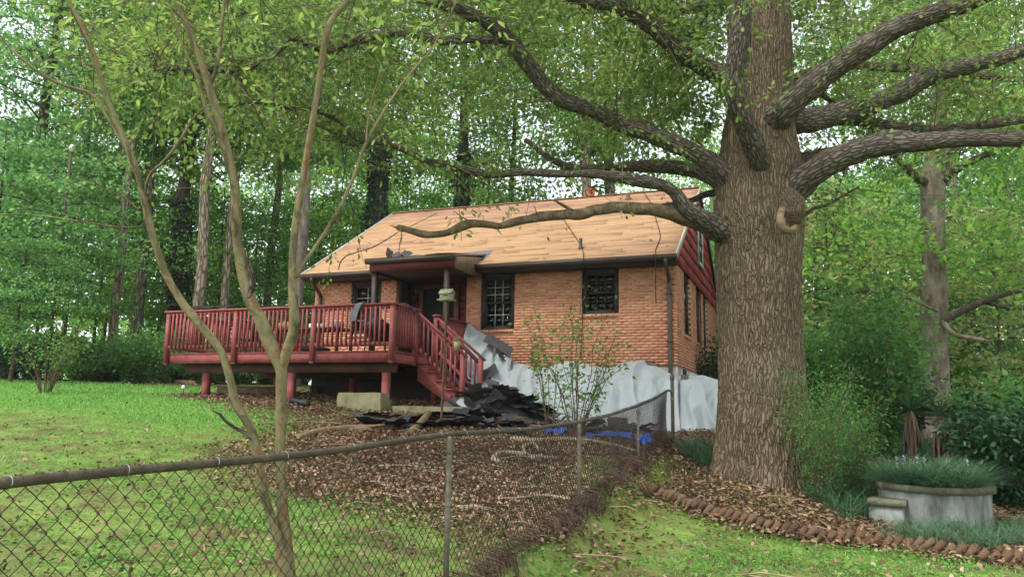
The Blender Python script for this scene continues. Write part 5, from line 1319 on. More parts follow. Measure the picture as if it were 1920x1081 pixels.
if lp_:
    tw.build('twigs', MT['twig'], cr_, kind='stuff')
    m = MB(); m.leaves(np.vstack(lp_), np.vstack(ld_), np.vstack(ln2_), np.concatenate(ls_), TV4, TF4); m.build('crown', MT['yleaf'], cr_, kind='stuff')

# ================================================================== WOODLAND
def crown_proto(H_, Rr, lo, nb, nleaf, size, seed, flat=.35, rise=.45):
    """branch mesh and leaf mesh for a tree standing at the origin"""
    rng = np.random.default_rng(seed)
    br = MB(); pos, dr, nr, sz = [], [], [], []
    per = max(1, nleaf//(nb*4))
    for k in range(nb):
        t = lo + (1-lo)*(k+.5)/nb; z = H_*t*.96
        prof = math.sin(pi*min(1, (1-t)/(1-lo)*.85+.12))**.7
        a = k*2.4+rng.normal()*.4; L = Rr*prof*rng.uniform(.65, 1.15)+.3
        d0 = np.array([cos(a), sin(a), rise*rng.uniform(.3, 1.3)]); 
        tt = np.linspace(0, 1, 6)[:, None]
        Q = np.array([0, 0, z]) + d0*L*tt + np.array([0, 0, -.28*L])*tt**2 + rng.normal(size=(6, 3))*.06*L*tt
        br.tube(Q, np.linspace(.035*H_/20*(1.3-t)+.015, .008, 6), 5, cap=False)
        for s in range(4):
            f = rng.uniform(.35, 1.0); i = min(4, int(f*5)); c = Q[i]*(1-(f*5-i))+Q[min(5, i+1)]*(f*5-i) + rng.normal(size=3)*np.array([.16, .16, .07])*L
            e = c + rng.normal(size=3)*.2*L
            n = max(3, int(per*rng.uniform(.6, 1.5)))
            g = rng.normal(size=(n, 3))*np.array([1, 1, flat])*(.10*L+.26)
            pos.append(c+g); dd = rng.normal(size=(n, 3)); dd[:, 2] -= .5; dr.append(dd)
            q = rng.normal(size=(n, 3))*.6; q[:, 2] += 1; nr.append(q); sz.append(rng.uniform(.7, 1.35, n)*size)
    lf = MB(); lf.leaves(np.vstack(pos), np.vstack(dr), np.vstack(nr), np.concatenate(sz), TV2, TF2, 1.35)
    return br.mesh('branches', MT['darkbark']), lf
PRO = {}
def proto(key, leafm, *a, **k):
    b, l = crown_proto(*a, **k); PRO[key] = (b, l.mesh('crown', MT[leafm]), a[0])
proto('tall', 'forest', 22, 5.2, .40, 46, 13000, .175, 1)
proto('tallcool', 'forestcool', 22, 5.4, .38, 46, 13000, .175, 2)
proto('back', 'forest', 22, 6, .10, 60, 15000, .25, 8)
proto('backcool', 'forestcool', 22, 6, .10, 60, 15000, .25, 9)
proto('high', 'forest', 24, 5.0, .46, 42, 11000, .175, 3)
proto('under', 'forest', 8, 2.6, .30, 34, 8500, .13, 4, flat=.22, rise=.25)
proto('undercool', 'forestcool', 8, 3.0, .28, 34, 8500, .135, 5, flat=.18, rise=.18)
proto('brown', 'browning', 7, 2.6, .2, 30, 5000, .15, 6, flat=.25, rise=.2)
def woodtree(u, d_, w, key, label, H_=None, bark='farbark', group=None, lean=0., ivy=0., seed=None, name='tree', sx=1.):
    p = px(u, 700, d_); z = float(gz(p[0], p[1])); bm_, cm_, H0 = PRO[key]
    s = (H_ or H0)/H0
    o = thing(name, label, 'tree', (p[0], p[1], z), group)
    rng = np.random.default_rng(abs(int(u*7+d_*13))); r0 = max(.03, w*.5*d_/FPX)
    HH_ = H0*s; t = np.linspace(0, 1, 16); wob = np.cumsum(rng.normal(size=(16, 2)), 0)*.05*HH_/20
    P = np.stack([wob[:, 0]+lean*t*HH_, wob[:, 1], t*HH_-.2*(1-t)], -1); P[:, :2] -= P[0, :2]
    rr = r0*(1.0-.72*t**1.2) + r0*.35*np.exp(-t*HH_/.5)
    m = MB(); m.tube(P, rr, 12, lambda V, i, j: .10*rr[i]*vnoise(V*4+u)); me = m.mesh('trunk', MT[bark], True)
    tk = bpy.data.objects.new('trunk', me); COL.objects.link(tk); tk.parent = o
    rz = rng.uniform(0, 6.28)
    for nm, dm in (('branches', bm_), ('crown', cm_)):
        c = bpy.data.objects.new(nm, dm); COL.objects.link(c); c.parent = o; c.scale = (s*sx, s*sx, s); c.rotation_euler = (0, math.atan(lean), rz); c['kind'] = 'stuff'
    if ivy:
        n = int(5000*ivy/8); zz = rng.uniform(.0, ivy, n); a = rng.uniform(0, 6.28, n)
        cx = np.interp(zz, P[:, 2], P[:, 0]); cy_ = np.interp(zz, P[:, 2], P[:, 1]); r_ = np.interp(zz, P[:, 2], rr)+rng.uniform(.02, .30, n)*(.6+.4*np.sin(zz*2))
        pos = np.stack([cx+r_*np.cos(a), cy_+r_*np.sin(a), zz], -1); out = np.stack([np.cos(a), np.sin(a), .3+0*a], -1)
        dd = rng.normal(size=(n, 3)); dd[:, 2] -= 1
        m = MB(); m.leaves(pos, dd, out+rng.normal(size=(n, 3))*.4, rng.uniform(.09, .16, n), TV2, TF2, 1.6)
        iv = bpy.data.objects.new('ivy', m.mesh('ivy', MT['ivy'])); COL.objects.link(iv); iv.parent = o; iv['kind'] = 'stuff'
    return o
for a in [
 (205, 27, 18, 'high', 'slender pale straight trunk left of the crape myrtle, beyond the lawn', 20, 'farbark'),
 (248, 30, 22, 'tall', 'brown woodland trunk standing just right of the slender pale one', 22, 'farbark'),
 (360, 26, 23, 'high', 'pale trunk rising directly behind the left end of the deck', 21, 'farbark'),
 (414, 28, 17, 'tall', 'thin knotty trunk second right of the deck end', 20, 'farbark'),
 (497, 33, 17, 'high', 'thin leaning trunk between the two crape myrtle stems', 22, 'farbark'),
 (552, 27, 22, 'tallcool', 'shaggy-barked trunk behind the right crape myrtle stem', 22, 'lichen'),
 (948, 39, 14, 'tall', 'thin trunk rising behind the middle of the roof ridge', 22, 'darkbark'),
 (1103, 33, 26, 'high', 'grey trunk directly behind the coiled cord on the ridge', 24, 'farbark'),
 (1150, 35, 28, 'tall', 'grey leaning trunk just right of the one behind the coiled cord', 24, 'farbark'),
 (112, 31, 10, 'tallcool', 'thin dark sapling trunk above the twiggy bush on the lawn edge', 16, 'darkbark'),
 (185, 35, 10, 'tallcool', 'very thin dark trunk left of the slender pale one', 18, 'darkbark'),
 (15, 27, 26, 'tallcool', 'dark trunk at the left edge of the picture', 20, 'darkbark'),
 (1822, 31, 21, 'tallcool', 'grey trunk right of the lichened tree', 22, 'farbark'),
 (1908, 34, 26, 'tall', 'grey trunk near the right edge of the picture', 24, 'farbark'),
 (1600, 36, 14, 'tallcool', 'thin dark trunk in the woods between oak and lichened tree', 20, 'darkbark'),
]: woodtree(a[0], a[1], a[2], a[3], a[4], a[5], a[6], 'woodland trees one can tell apart')
woodtree(325, 29, 30, 'tallcool', 'dark ivy-clad trunk behind the left end of the deck rail', 22, 'darkbark', 'woodland trees one can tell apart', ivy=7)
woodtree(697, 33, 40, 'tall', 'thick trunk wrapped in dark ivy behind the left roof slope', 24, 'lichen', 'woodland trees one can tell apart', ivy=10.5)
woodtree(852, 37, 30, 'high', 'ivy-covered trunk behind the roof right of the thick ivy trunk', 23, 'darkbark', 'woodland trees one can tell apart', ivy=12)
rng = np.random.default_rng(21)
keys = ['back', 'backcool', 'back', 'back', 'backcool']
for k in range(20):
    u = -260+k*126+rng.uniform(-40, 40); d_ = rng.uniform(58, 80)
    woodtree(u, d_, rng.uniform(12, 22), keys[k % 5], ORD(k+1) + ' from the left of the tall leafy trees deepest in the background woods', rng.uniform(19, 26), 'farbark', 'background woodland trees', sx=rng.uniform(.95, 1.3))
# understory
for k, (u, d_, key, H_, lab) in enumerate([
 (-40, 23, 'undercool', 8, 'layered blue-green understory tree at the far left'), (60, 25, 'undercool', 7.5, 'layered blue-green understory tree above the twiggy bush'),
 (170, 30, 'under', 8, 'bright green understory tree behind the slender pale trunk'), (20, 21.5, 'undercool', 4.2, 'low dark understory tree at the left lawn edge'),
 (290, 33, 'under', 9, 'yellow-green understory tree left of the deck end'),
 (400, 31, 'under', 8, 'bright understory tree behind the left half of the deck'), (470, 34, 'undercool', 8, 'green understory tree behind the crape myrtle fork'),
 (590, 33, 'under', 8.5, 'bright understory tree at the left gutter end'), (640, 38, 'undercool', 10, 'green understory tree above the left gutter'),
 (760, 38, 'under', 10.5, 'green understory tree behind the left ridge end'), (900, 40, 'under', 11, 'green understory tree behind the porch side of the ridge'),
 (1010, 42, 'undercool', 11.5, 'green understory tree behind the ridge middle'), (1230, 44, 'under', 11.5, 'green understory tree behind the right of the ridge'),
 (1330, 34, 'undercool', 9, 'green understory tree behind the gable'), (1540, 27, 'undercool', 8.5, 'blue-green understory tree right behind the oak trunk'),
 (1620, 30, 'under', 9.5, 'bright understory tree between oak and lichened tree'), (1700, 26, 'undercool', 8, 'blue-green understory tree left of the lichened tree'),
 (1830, 26, 'under', 7, 'green understory tree right of the lichened tree'),
 (1900, 24, 'undercool', 6, 'blue-green understory tree at the right edge'), (1570, 24, 'brown', 7.5, 'browning leafy tree right of the oak above the shrubs'), (1880, 22, 'brown', 7, 'browning leafy tree near the right edge')]):
    woodtree(u, d_, 7, key, lab, H_, 'darkbark', 'understory trees', name='understory_tree', sx=1.05)
# lichened tree on the right, with fork and side limb
lt = px(1755, 835, 20); ltz = float(gz(lt[0], lt[1]))
lto = thing('lichened_tree', 'grey lichen-spotted tree with a forked top and a crooked side limb right of the oak', 'tree', (lt[0], lt[1], ltz))
for L, nm in [([(1757, 860, 20, 58), (1757, 820, 20, 48), (1755, 700, 20, 46), (1752, 560, 20, 44), (1750, 430, 20, 40), (1748, 350, 20, 42), (1752, 300, 20, 38), (1758, 220, 20, 30), (1765, 120, 20, 24), (1770, -20, 20, 18), (1775, -300, 20, 8)], 'trunk'),
 ([(1745, 345, 20, 18), (1722, 335, 19.8, 15), (1700, 315, 19.6, 14), (1672, 285, 19.4, 12), (1640, 240, 19.2, 10), (1600, 190, 19, 8), (1540, 130, 18.8, 5)], 'limb'),
 ([(1755, 350, 20, 20), (1775, 330, 19.8, 18), (1800, 312, 19.6, 15), (1850, 290, 19.4, 11), (1930, 270, 19, 8)], 'limb'),
 ([(1760, 330, 20, 16), (1768, 310, 20.2, 13), (1785, 285, 20.3, 11), (1812, 262, 20.4, 8), (1850, 200, 20.5, 5)], 'limb'),
 ([(1755, 610, 19.9, 24), (1770, 600, 19.7, 18), (1790, 588, 19.5, 15), (1830, 570, 19.3, 13), (1870, 555, 19, 11), (1930, 540, 18.6, 8)], 'limb'),
 ([(1768, 585, 19.8, 9), (1772, 608, 19.6, 10), (1790, 627, 19.5, 9), (1815, 632, 19.4, 8), (1860, 640, 19.2, 3)], 'dead_limb'),
 ([(1765, 585, 19.8, 6), (1740, 575, 19.6, 5), (1710, 560, 19.5, 4), (1680, 545, 19.4, 3)], 'twig'), ([(1840, 565, 19.3, 8), (1900, 578, 19, 7), (1960, 580, 18.7, 5)], 'limb')]:
    P = limb(L, .2); m = MB(); m.tube(P[:, :3], P[:, 3], 18, lambda V, i, j, P=P: .12*P[i, 3]*vnoise(V*np.array([5, 5, 2.]))); m.build(nm, MT['lichen'] if nm != 'limb' else MT['limbbark'], lto, smooth=True)
lp_, ld_, ln2_, ls_ = [], [], [], []; tw = MB()
for u, v, n in ((1600, 190, 40), (1850, 280, 50), (1850, 200, 40), (1700, 90, 60), (1800, 60, 60), (1900, 150, 50), (1650, 300, 30), (1880, 440, 45), (1790, 470, 25), (1620, 480, 40), (1700, 470, 25), (1900, 500, 30)):
    for _ in range(n):
        o = px(u+rng.normal()*60, v+rng.normal()*40, 19.5+rng.normal()*1.5)
        sprays(np.array([[*o, .01], [*(o+.3), .01]]), 1, .4, 1.4, 14, start=0, size=(.12, .2), rad=.004)
tw.build('twigs', MT['twig'], lto, kind='stuff'); m = MB(); m.leaves(np.vstack(lp_), np.vstack(ld_), np.vstack(ln2_), np.concatenate(ls_), TV4, TF4, 1.3); m.build('crown', MT['forest'], lto, kind='stuff')
# far wood as one mass
n = 9000
a = rng.uniform(-1.0, .75, n); d_ = rng.uniform(85, 110, n); z = rng.beta(1.0, 2.0, n)*22-1
xy = CAM[:2] + np.stack([np.sin(a+YAW), np.cos(a+YAW)], -1)*d_[:, None]
dens = fbm(np.stack([a*22, z*.28, d_*.05], -1), 3)
keep = (dens > -.35 - .5*(z < 6)); pos = np.concatenate([xy, z[:, None]], 1)[keep]; k = len(pos)
m = MB(); q = rng.normal(size=(k, 3))*.7; q[:, 2] += .8
m.leaves(pos, rng.normal(size=(k, 3)), q, rng.uniform(.5, 1.1, k), TV2, TF2, 1.6); m.build('distant_woodland', MT['forestcool'], kind='stuff', label='hazy green mass of the farthest woodland behind everything', cat='woodland')

n = 9000
a = rng.uniform(-.85, .7, n); d_ = rng.uniform(48, 75, n); z = rng.beta(1.0, 1.6, n)*7-1.5
xy = CAM[:2] + np.stack([np.sin(a+YAW), np.cos(a+YAW)], -1)*d_[:, None]
m = MB(); q = rng.normal(size=(n, 3))*.7; q[:, 2] += .8
m.leaves(np.concatenate([xy, z[:, None]], 1), rng.normal(size=(n, 3)), q, rng.uniform(.35, .7, n), TV2, TF2, 1.6); m.build('distant_thicket', MT['forest'], kind='stuff', label='pale green thicket seen far off between the trunks', cat='thicket')
# ================================================================== SHRUBS
def shrub(u, v, d_, h, spread, ns, nl, size, matn, name, label, T=(TV4, TF4), seed=1, stem=.008, lo=.25, droop=.2, bark='twig', width=1.2, group=None, cat='shrub', z=None, flat=.6):
    p = px(u, v, d_); z = float(gz(p[0], p[1])) if z is None else z
    rng = np.random.default_rng(seed); o = thing(name, label, cat, (p[0], p[1], z), group)
    sm = MB(); pos, dr, nr, sz = [], [], [], []
    for k in range(ns):
        a = rng.uniform(0, 6.28); s = spread*rng.uniform(.2, 1)**.7; L = h*rng.uniform(.6, 1.05)
        t = np.linspace(0, 1, 7)[:, None]
        Q = np.array([cos(a)*.08*spread, sin(a)*.08*spread, -.03]) + np.array([cos(a)*s, sin(a)*s, 0])*t**1.4 + np.array([0, 0, L])*(t - droop*t**3*.5) + rng.normal(size=(7, 3))*.02*h*t
        sm.tube(Q, np.linspace(stem, stem*.25, 7), 5, cap=False)
        nn = int(nl/ns); tt = lo+(1-lo)*rng.uniform(0, 1, nn)**.8; ii = np.clip(tt*6, 0, 5.999); i = ii.astype(int); c = Q[i]*(1-(ii-i))[:, None]+Q[i+1]*(ii-i)[:, None]
        off = rng.normal(size=(nn, 3))*np.array([1, 1, flat]); r_ = (.05+.17*spread*tt*rng.uniform(0, 1, nn))[:, None]
        pos.append(c+off*r_); dd = off.copy(); dd[:, 2] += rng.uniform(-.5, .3, nn); dr.append(dd); q = rng.normal(size=(nn, 3))*.5; q[:, 2] += 1; nr.append(q); sz.append(rng.uniform(.65, 1.3, nn)*size)
    P0 = Vector((p[0], p[1], z))
    s_ = bpy.data.objects.new('stems', sm.mesh('stems', MT[bark])); COL.objects.link(s_); s_.parent = o; s_['kind'] = 'stuff'
    lf = MB(); lf.leaves(np.vstack(pos), np.vstack(dr), np.vstack(nr), np.concatenate(sz), *T, width)
    l_ = bpy.data.objects.new('foliage', lf.mesh('foliage', MT[matn])); COL.objects.link(l_); l_.parent = o; l_['kind'] = 'stuff'
    return o
def gshrub(u, v, *a, **k):
    p = gpt(u, v); d_ = (p-CAM)@_f
    return shrub(u, v, d_, *a, **k)
gshrub(85, 738, 1.9, 1.05, 30, 1000, .065, 'azalea', 'twiggy_bush', 'twiggy vase-shaped bush on the lawn edge at the far left', seed=3, stem=.009, lo=.35)
gshrub(1080, 822, 2.45, .95, 15, 1000, .08, 'azalea', 'garden_shrub', 'sparse upright garden shrub in front of the long silver tarp', seed=5, stem=.011, lo=.2, droop=.05)
gshrub(1030, 806, 2.4, .7, 7, 330, .085, 'azalea', 'garden_shrub', 'leafy garden shrub reaching up to the tall window beside the shingle heap', seed=8, stem=.010, lo=.2, droop=.08)
shrub(1650, 850, 13.2, 3.3, 1.15, 60, 9000, .10, 'shrub', 'dense_bush', 'big dense green bush right of the oak', seed=11, lo=.08, stem=.012)
shrub(1575, 850, 15, 2.6, 1.0, 40, 5500, .10, 'shrub', 'dense_bush', 'green bush close behind the oak trunk on its right', seed=12, lo=.1)
shrub(1545, 905, 9.8, 1.9, .6, 40, 6000, .038, 'shrub', 'feathery_shrub', 'fine-leaved feathery shrub against the right side of the oak trunk', seed=13, lo=.12, stem=.006, width=.9)
shrub(1605, 890, 10.2, 1.5, .55, 30, 3800, .04, 'shrub', 'feathery_shrub', 'fine-leaved shrub between the oak and the planter', seed=14, lo=.1, stem=.006, width=.9)
shrub(1900, 960, 10.3, 1.65, .75, 40, 5200, .10, 'darkleaf', 'dark_bush', 'dark glossy bush right of the planter', seed=15, lo=.05)
shrub(1960, 900, 12, 2.2, .9, 34, 4000, .11, 'shrub', 'green_bush', 'green bush at the right edge behind the dark glossy one', seed=16, lo=.05)
shrub(1850, 830, 15, 1.5, 1.1, 34, 3600, .10, 'shrub', 'flowering_bush', 'loose green bush with yellow flowers left of the dark bush', seed=17, lo=.05)
shrub(1805, 800, 15.2, 1.35, .9, 30, 160, .055, 'yellow', 'yellow_flowers', 'scattered yellow flowers beside the lichened tree foot', seed=18, lo=.6, cat='flowers')
shrub(1335, 690, 20.5, 2.2, .7, 30, 2600, .10, 'darkleaf', 'dark_evergreen', 'dark evergreen bush against the gable wall by the oak', seed=19, lo=.05)
shrub(1700, 850, 16, 1.5, .8, 30, 3000, .09, 'darkleaf', 'dark_bush', 'dark low bush at the foot of the lichened tree', seed=20, lo=.05)
for k, (u, d_) in enumerate(((1712, 12.5), (1768, 12.2))):
    p = px(u, 850, d_); z = float(gz(p[0], p[1])); o = thing('dried_palm', ('left' if k == 0 else 'right') + ' of two dried strap-leaved stems behind the planter', 'plant', (p[0], p[1], z))
    m = MB(); m.tube([(p[0], p[1], z-.1), (p[0]+.03, p[1], z+.6), (p[0]+.02, p[1], z+.95)], [.035, .03, .025], 8); m.build('stem', MT['deadwood'], o)
    n = 60; a = rng.uniform(0, 6.28, n); zz = z+rng.uniform(.65, 1.0, n)
    m = MB(); m.leaves(np.stack([p[0]+.03*np.cos(a), p[1]+.03*np.sin(a), zz], -1), np.stack([.25*np.cos(a), .25*np.sin(a), -1+0*a], -1), np.stack([np.cos(a), np.sin(a), .2+0*a], -1), rng.uniform(.3, .6, n), TV4, TF4, .18); m.build('dead_leaves', MT['drystrap'], o, kind='stuff')
    n = 40; a = rng.uniform(0, 6.28, n); m = MB(); m.leaves(np.stack([p[0]+0*a, p[1]+0*a, z+.97+0*a], -1), np.stack([np.cos(a), np.sin(a), rng.uniform(-.2, 1.2, n)], -1), np.tile([0, 0, 1.], (n, 1)), rng.uniform(.25, .45, n), TV4, TF4, .14); m.build('green_leaves', MT['liriope'], o, kind='stuff')
# woodland-edge bushes
edge = [(150, 716, 'shrub', 1.6), (215, 716, 'darkleaf', 1.8), (275, 712, 'shrub', 2.0), (330, 716, 'darkleaf', 1.6), (300, 705, 'shrub', 2.6), (20, 705, 'darkleaf', 2.2), (-40, 705, 'shrub', 2.5), (95, 700, 'shrub', 2.4), (250, 702, 'shrub', 2.2), (390, 712, 'shrub', 1.5), (450, 712, 'shrub', 1.8), (505, 712, 'shrub', 1.6), (60, 698, 'darkleaf', 2.6), (180, 698, 'shrub', 2.2)]
names_ = ['left of the pale trunk foot', 'at the foot of the slender pale trunk', 'left of the deck corner', 'beside the left deck corner', 'behind the left deck corner', 'at the left edge of the lawn', 'outside the left picture edge', 'behind the twiggy bush', 'under the brown woodland trunk', 'seen under the left of the deck', 'seen under the deck between the first posts', 'seen under the deck by the middle post', 'deep behind the twiggy bush', 'deep behind the pale trunk']
for k, (u, v, mm, h) in enumerate(edge):
    shrub(u, v, 24+(k % 4)*1.3, h*.72, 1.25, 34, 2400, .12, mm, 'woodland_bush', ('dark' if mm == 'darkleaf' else 'green') + ' woodland-edge bush ' + names_[k], seed=60+k, lo=.03, group='woodland edge bushes')
for k in range(11):
    u = 340+k*100+rng.uniform(-30, 30) if k < 3 else 1480+ (k-3)*62
    shrub(u, 720, rng.uniform(30, 38) if k < 3 else rng.uniform(22, 34), rng.uniform(1.8, 3.2), 1.7, 30, 2300, .17, 'forest' if k % 2 else 'shrub', 'woodland_bush', (ORD(k+1) + ' leafy undergrowth bush from the left behind the house' if k < 3 else ORD(k-2) + ' leafy undergrowth bush from the oak in the woods on the right'), seed=90+k, lo=.03, group='woodland undergrowth')

# ================================================================== STRAP-LEAVED GROUND COVER
_t = np.linspace(0, 1, 5); TVB = np.array([(t, s*(.5 if t < .9 else .08)*(1-.5*t), -.55*t*t) for t in _t for s in (-1, 1)]); TFB = [[(2*i, 2*i+1, 2*i+3, 2*i+2) for i in range(4)]]
TFB = [[f] for f in TFB[0]]
def blades(cent, per, ln_, wd, rng, upb=1.0):
    n = len(cent)*per; c = np.repeat(cent, per, 0); a = rng.uniform(0, 6.28, n)
    tilt = rng.uniform(.25, 1.1, n)
    d_ = np.stack([np.cos(a)*tilt, np.sin(a)*tilt, upb*np.ones(n)], -1)
    m = MB(); m.leaves(c+np.stack([np.cos(a), np.sin(a), 0*a], -1)*rng.uniform(0, .05, n)[:, None], d_, np.stack([-np.cos(a), -np.sin(a), tilt], -1)*1.0, rng.uniform(.6, 1.2, n)*ln_, TVB*np.array([1, wd, -1 if False else 1]), TFB)
    return m
def gp3(x, y): return np.stack([x, y, gz(x, y)], -1)
rs = np.sqrt(rng.uniform(0, 1, 95))*(PRD-.05); aa = rng.uniform(0, 6.28, 95)
blades(np.stack([pcx+rs*np.cos(aa), pcy+rs*np.sin(aa), np.full(95, zt-.04)], -1), 52, .46, .018, rng, .75).build('strap_leaves', MT['liriope'], pl, kind='stuff')
fl = MB()
for k in range(6):
    a_, r_ = rng.uniform(0, 6.28), PRD*rng.uniform(.2, .95); b0 = np.array([pcx+r_*cos(a_), pcy+r_*sin(a_), zt+.16]); n = 26; q = np.linspace(0, .14, n)
    fl.leaves(b0+np.stack([0*q, 0*q, q], -1), rng.normal(size=(n, 3)), rng.normal(size=(n, 3)), .022, TV2, TF2, 1.5)
fl.build('flower_spikes', MT['purple'], pl, kind='stuff')
def bedblades(quad, n, per, ln_, name, lab):
    q = [gpt(*a) for a in quad]; xs_, ys_ = zip(*[(a[0], a[1]) for a in q]); out = []
    while len(out) < n:
        x, y = rng.uniform(min(xs_), max(xs_)), rng.uniform(min(ys_), max(ys_))
        if inpoly(np.array(x), np.array(y), q): out.append((x, y))
    o = np.array(out); blades(gp3(o[:, 0], o[:, 1]), per, ln_, .022, rng).build(name, MT['liriope'], kind='stuff', label=lab, cat='ground cover')
bedblades([(1570, 985), (1650, 975), (1640, 905), (1560, 850), (1500, 900)], 130, 28, .40, 'strap_leaf_bed', 'strap-leaved ground cover on the slope left of the planter')
bedblades([(1660, 1018), (1770, 1030), (1960, 1045), (1960, 985), (1870, 990), (1660, 1003)], 120, 26, .28, 'strap_leaf_bed', 'strap-leaved ground cover along the foot of the planter')
bedblades([(1600, 860), (1840, 880), (1840, 850), (1620, 830)], 110, 24, .40, 'strap_leaf_bed', 'strap-leaved ground cover behind the planter')
for k, (u, v, n, lab) in enumerate(((1305, 862, 10, 'tall green strap-leaved clump left of the oak beside the fence end post'), (1345, 880, 7, 'smaller green strap-leaved clump against the left root of the oak'))):
    p = gpt(u, v); c = np.stack([p[0]+rng.normal(size=n)*.16, p[1]+rng.normal(size=n)*.14], -1)
    blades(gp3(c[:, 0], c[:, 1]), 46, .48-.08*k, .020, rng, 1.4).build('strap_leaf_clump', MT['liriope'], label=lab, cat='plant')

# ================================================================== TURF, WEEDS, DEAD LEAVES
TVG = np.array([(0, -.5, 0), (0, .5, 0), (.55, .35, 0), (1, 0, -.12), (.55, -.35, 0)]); TFG = [[(0, 1, 2, 3)], [(0, 3, 4, 0)]][:1] + [[(0, 3, 4)]]
def sample(n, dmin, dmax, half=.74, pw=1.):
    """random ground points in front of the camera, thinner with distance"""
    u = rng.uniform(0, 1, n); d_ = dmin*(dmax/dmin)**u; a = YAW + rng.uniform(-half, half, n)
    return CAM[0]+d_*np.sin(a), CAM[1]+d_*np.cos(a), d_
x, y, dd = sample(420000, 4.0, 26)
lit_, wood_, near_, nz_ = masks(x, y)
pat = fbm(np.stack([x*2.2, y*2.2, 0*x+5], -1), 3)
pr_ = (1-lit_)*(1-.92*wood_)*np.where(near_ > .4, np.where(pat > -.05, .75, .12), 1.0)
pr_ = pr_*(~((x > -.2) & (x < 1.1) & (y > -14.5) & (y < -4.2)) *.85+.15)
k = rng.uniform(0, 1, len(x)) < pr_*.62
x, y, dd, near_ = x[k], y[k], dd[k], near_[k]; n = len(x)
a = rng.uniform(0, 6.28, n); tl = rng.uniform(.3, 1.3, n)
P = gp3(x, y); P[:, 2] += .02*fbm(np.stack([x*1.4, y*1.4, 0*x], -1), 2) - .005
sc_ = (.024+.0026*dd)*rng.uniform(.6, 1.4, n)*(1-.25*near_)
m = MB(); m.leaves(P, np.stack([np.cos(a)*tl, np.sin(a)*tl, np.ones(n)], -1), np.stack([-np.cos(a), -np.sin(a), tl], -1), sc_, TVG*np.array([1, .26, 1]), TFG)
m.build('lawn_grass', MT['lawn'], kind='stuff', label='short bright green grass covering the lawn', cat='grass')
print('grass', n)
x, y, dd = sample(120000, 4.0, 14)
lit_, wood_, near_, nz_ = masks(x, y); pat = fbm(np.stack([x*1.6, y*1.6, 0*x+9], -1), 3)
k = rng.uniform(0, 1, len(x)) < np.clip(.5*(pat > .1)*(1-lit_*.93) + .05, 0, 1)*(1-wood_)
x, y = x[k], y[k]; n = len(x); P = gp3(x, y); P[:, 2] += rng.uniform(.0, .05, n)
q = rng.normal(size=(n, 3))*.4; q[:, 2] += 1
m = MB(); m.leaves(P, rng.normal(size=(n, 3))*np.array([1, 1, .3]), q, rng.uniform(.018, .05, n), TV4, TF4, 1.5); m.build('low_weeds', MT['weed'], kind='stuff', label='low leafy weeds and clover mixed into the thin turf', cat='weeds')
x, y, dd = sample(260000, 4.0, 26)
lit_, wood_, near_, nz_ = masks(x, y)
k = rng.uniform(0, 1, len(x)) < np.clip(lit_*1.1, 0, 1)*.95 + .03*near_ + .15*wood_*(dd > 14) + .004
x, y, dd = x[k], y[k], dd[k]; n = len(x); P = gp3(x, y); P[:, 2] += rng.uniform(.0, .055, n)
q = rng.normal(size=(n, 3))*.65; q[:, 2] += 1
TVC = TV4.copy(); TVC[:, 2] = .30*np.abs(TVC[:, 1])+.12*np.sin(TVC[:, 0]*3)
m = MB(); m.leaves(P, rng.normal(size=(n, 3))*np.array([1, 1, .35]), q, rng.uniform(.028, .062, n)*(1+.02*dd), TVC, TF4, 1.25); m.build('leaf_litter', MT['litter'], kind='stuff', label='brown dead leaves carpeting the ground behind the fence and below the oak', cat='leaf litter')
print('litter', n)
tm_ = MB()
x, y, dd = sample(1500, 4.2, 16); lit_, wood_, near_, nz_ = masks(x, y); kk = rng.uniform(0, 1, len(x)) < lit_*.42+.05*near_
for xx, yy_ in zip(x[kk], y[kk]):
    a_ = rng.uniform(0, 6.28); L = rng.uniform(.12, .55); z = float(gz(xx, yy_))+.035; c = rng.normal()*.12
    tm_.tube([(xx, yy_, z), (xx+cos(a_)*L*.5-sin(a_)*c*L, yy_+sin(a_)*L*.5+cos(a_)*c*L, z+rng.uniform(0, .05)), (xx+cos(a_)*L, yy_+sin(a_)*L, z+rng.uniform(-.01, .02))], [.007, .006, .003], 4, cap=False)
tm_.build('twig_litter', MT['paletwig'], kind='stuff', label='small pale twigs strewn over the dead leaves', cat='twigs')
def log(pts, r0, r1, lab, mm='deadwood', lift=.05, name='fallen_branch'):
    c = []
    for i, (u, v) in enumerate(pts):
        p = gpt(u, v); c.append((p[0], p[1], float(gz(p[0], p[1]))+lift, r0+(r1-r0)*i/(len(pts)-1)))
    P = crom(c, .05); m = MB(); m.tube(P[:, :3], P[:, 3], 12, lambda V, i, j: .2*P[i, 3]*vnoise(V*8)); return m.build(name, MT[mm], smooth=True, label=lab, cat='branch')
log([(560, 826), (600, 815), (650, 809), (705, 808), (735, 806)], .05, .065, 'thick barkless log lying behind the fence rail near the shingles', 'timber')
p0, p1 = gpt(770, 812), gpt(803, 800); m = MB(); m.tube([p0+[0, 0, .02], p0*.5+p1*.5+[0, 0, .10], p1+[0, 0, .24]], [.06, .065, .05], 12, lambda V, i, j: .008*vnoise(V*8)); m.build('log_piece', MT['timber'], smooth=True, label='split log piece propped on the flat shingles', cat='log')
log([(958, 829), (1000, 832), (1050, 829), (1110, 832), (1160, 843), (1200, 855)], .045, .02, 'long pale fallen limb lying behind the second visible fence post', 'paletwig')
log([(935, 874), (925, 866), (945, 855), (985, 858), (1000, 866)], .035, .03, 'crooked pale branch curled on the dead leaves', 'paletwig')
log([(985, 862), (982, 848), (1000, 842), (1010, 852)], .03, .02, 'forked pale branch stub sticking out of the leaves', 'paletwig', .08)
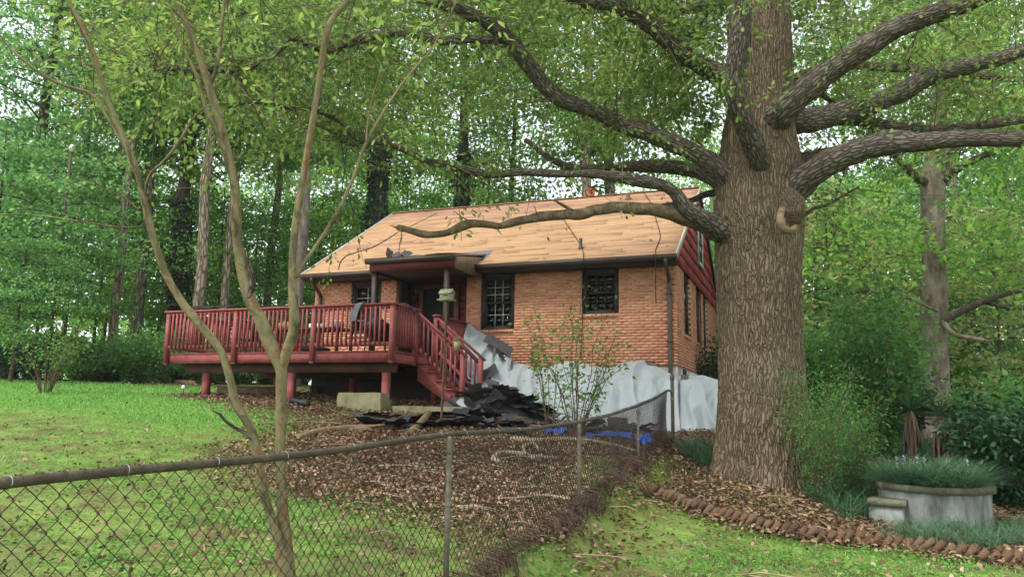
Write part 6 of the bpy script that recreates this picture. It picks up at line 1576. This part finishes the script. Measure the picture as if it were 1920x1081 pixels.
log([(1000, 863), (1022, 866), (1050, 866)], .035, .03, 'greenish lichened branch piece on the dead leaves', 'lichen')
log([(930, 944), (975, 942), (1020, 939), (1068, 946)], .012, .02, 'straight pale stick lying left of the middle fence post', 'paletwig')
log([(710, 882), (760, 880), (800, 884)], .012, .008, 'thin pale stick lying behind the near fence post', 'paletwig')
log([(830, 955), (880, 962), (910, 963)], .014, .010, 'thin pale stick lying right of the near fence post', 'paletwig')
log([(510, 812), (540, 800), (580, 797), (640, 800)], .012, .008, 'thin dead branch lying behind the crape myrtle', 'paletwig', .06)
p = gpt(1420, 907); stoneblock((p[0], p[1], gz(p[0], p[1])+.05), .17, .12, .14, .3, 'small brown stone at the foot of the oak', 'edgebrick', 31, 'small_stone')
m = MB(); a, b = px(150, 590, 30), px(700, 345, 34); m.tube([px(-50, 415, 26), px(340, 352, 27), px(640, 352, 28)], .008, 4); m.build('utility_wire', MT['wirelight'], label='thin pale wire strung through the woods behind the crape myrtle', cat='wire')
lb_ = px(134, 285, 24); bz_ = thing('yard_lamp', 'small white yard lamp on a dark pole in the woods at the upper left', 'lamp', (lb_[0], lb_[1], gz(lb_[0], lb_[1])))
m = MB(); m.tube([(lb_[0], lb_[1], float(gz(lb_[0], lb_[1]))), (lb_[0], lb_[1], lb_[2])], .04, 8); m.build('pole', MT['darkbark'], bz_)
m = MB(); m.lathe([(0, 0), (.06, 0), (.09, .12), (.10, .14), (.03, .24), (0, .25)], 12, lb_); m.build('lamp_head', MT['white'], bz_)

# ================================================================== HAZE (thin humid air)
hz = bpy.data.materials.new('thin_haze'); hz.use_nodes = True
for n_ in list(hz.node_tree.nodes):
    if n_.type == 'BSDF_PRINCIPLED': hz.node_tree.nodes.remove(n_)
pv = hz.node_tree.nodes.new('ShaderNodeVolumePrincipled'); pv.inputs['Color'].default_value = (.90, .95, 1, 1); pv.inputs['Density'].default_value = .0004; pv.inputs['Anisotropy'].default_value = .2
hz.node_tree.links.new(pv.outputs[0], hz.node_tree.nodes['Material Output'].inputs['Volume'])
m = MB(); m.box(-160, 160, -60, 190, -6, 42); m.build('haze', hz, kind='stuff', label='thin pale humid haze hanging in the air over the yard and woods', cat='haze')
S.cycles.volume_bounces = 1
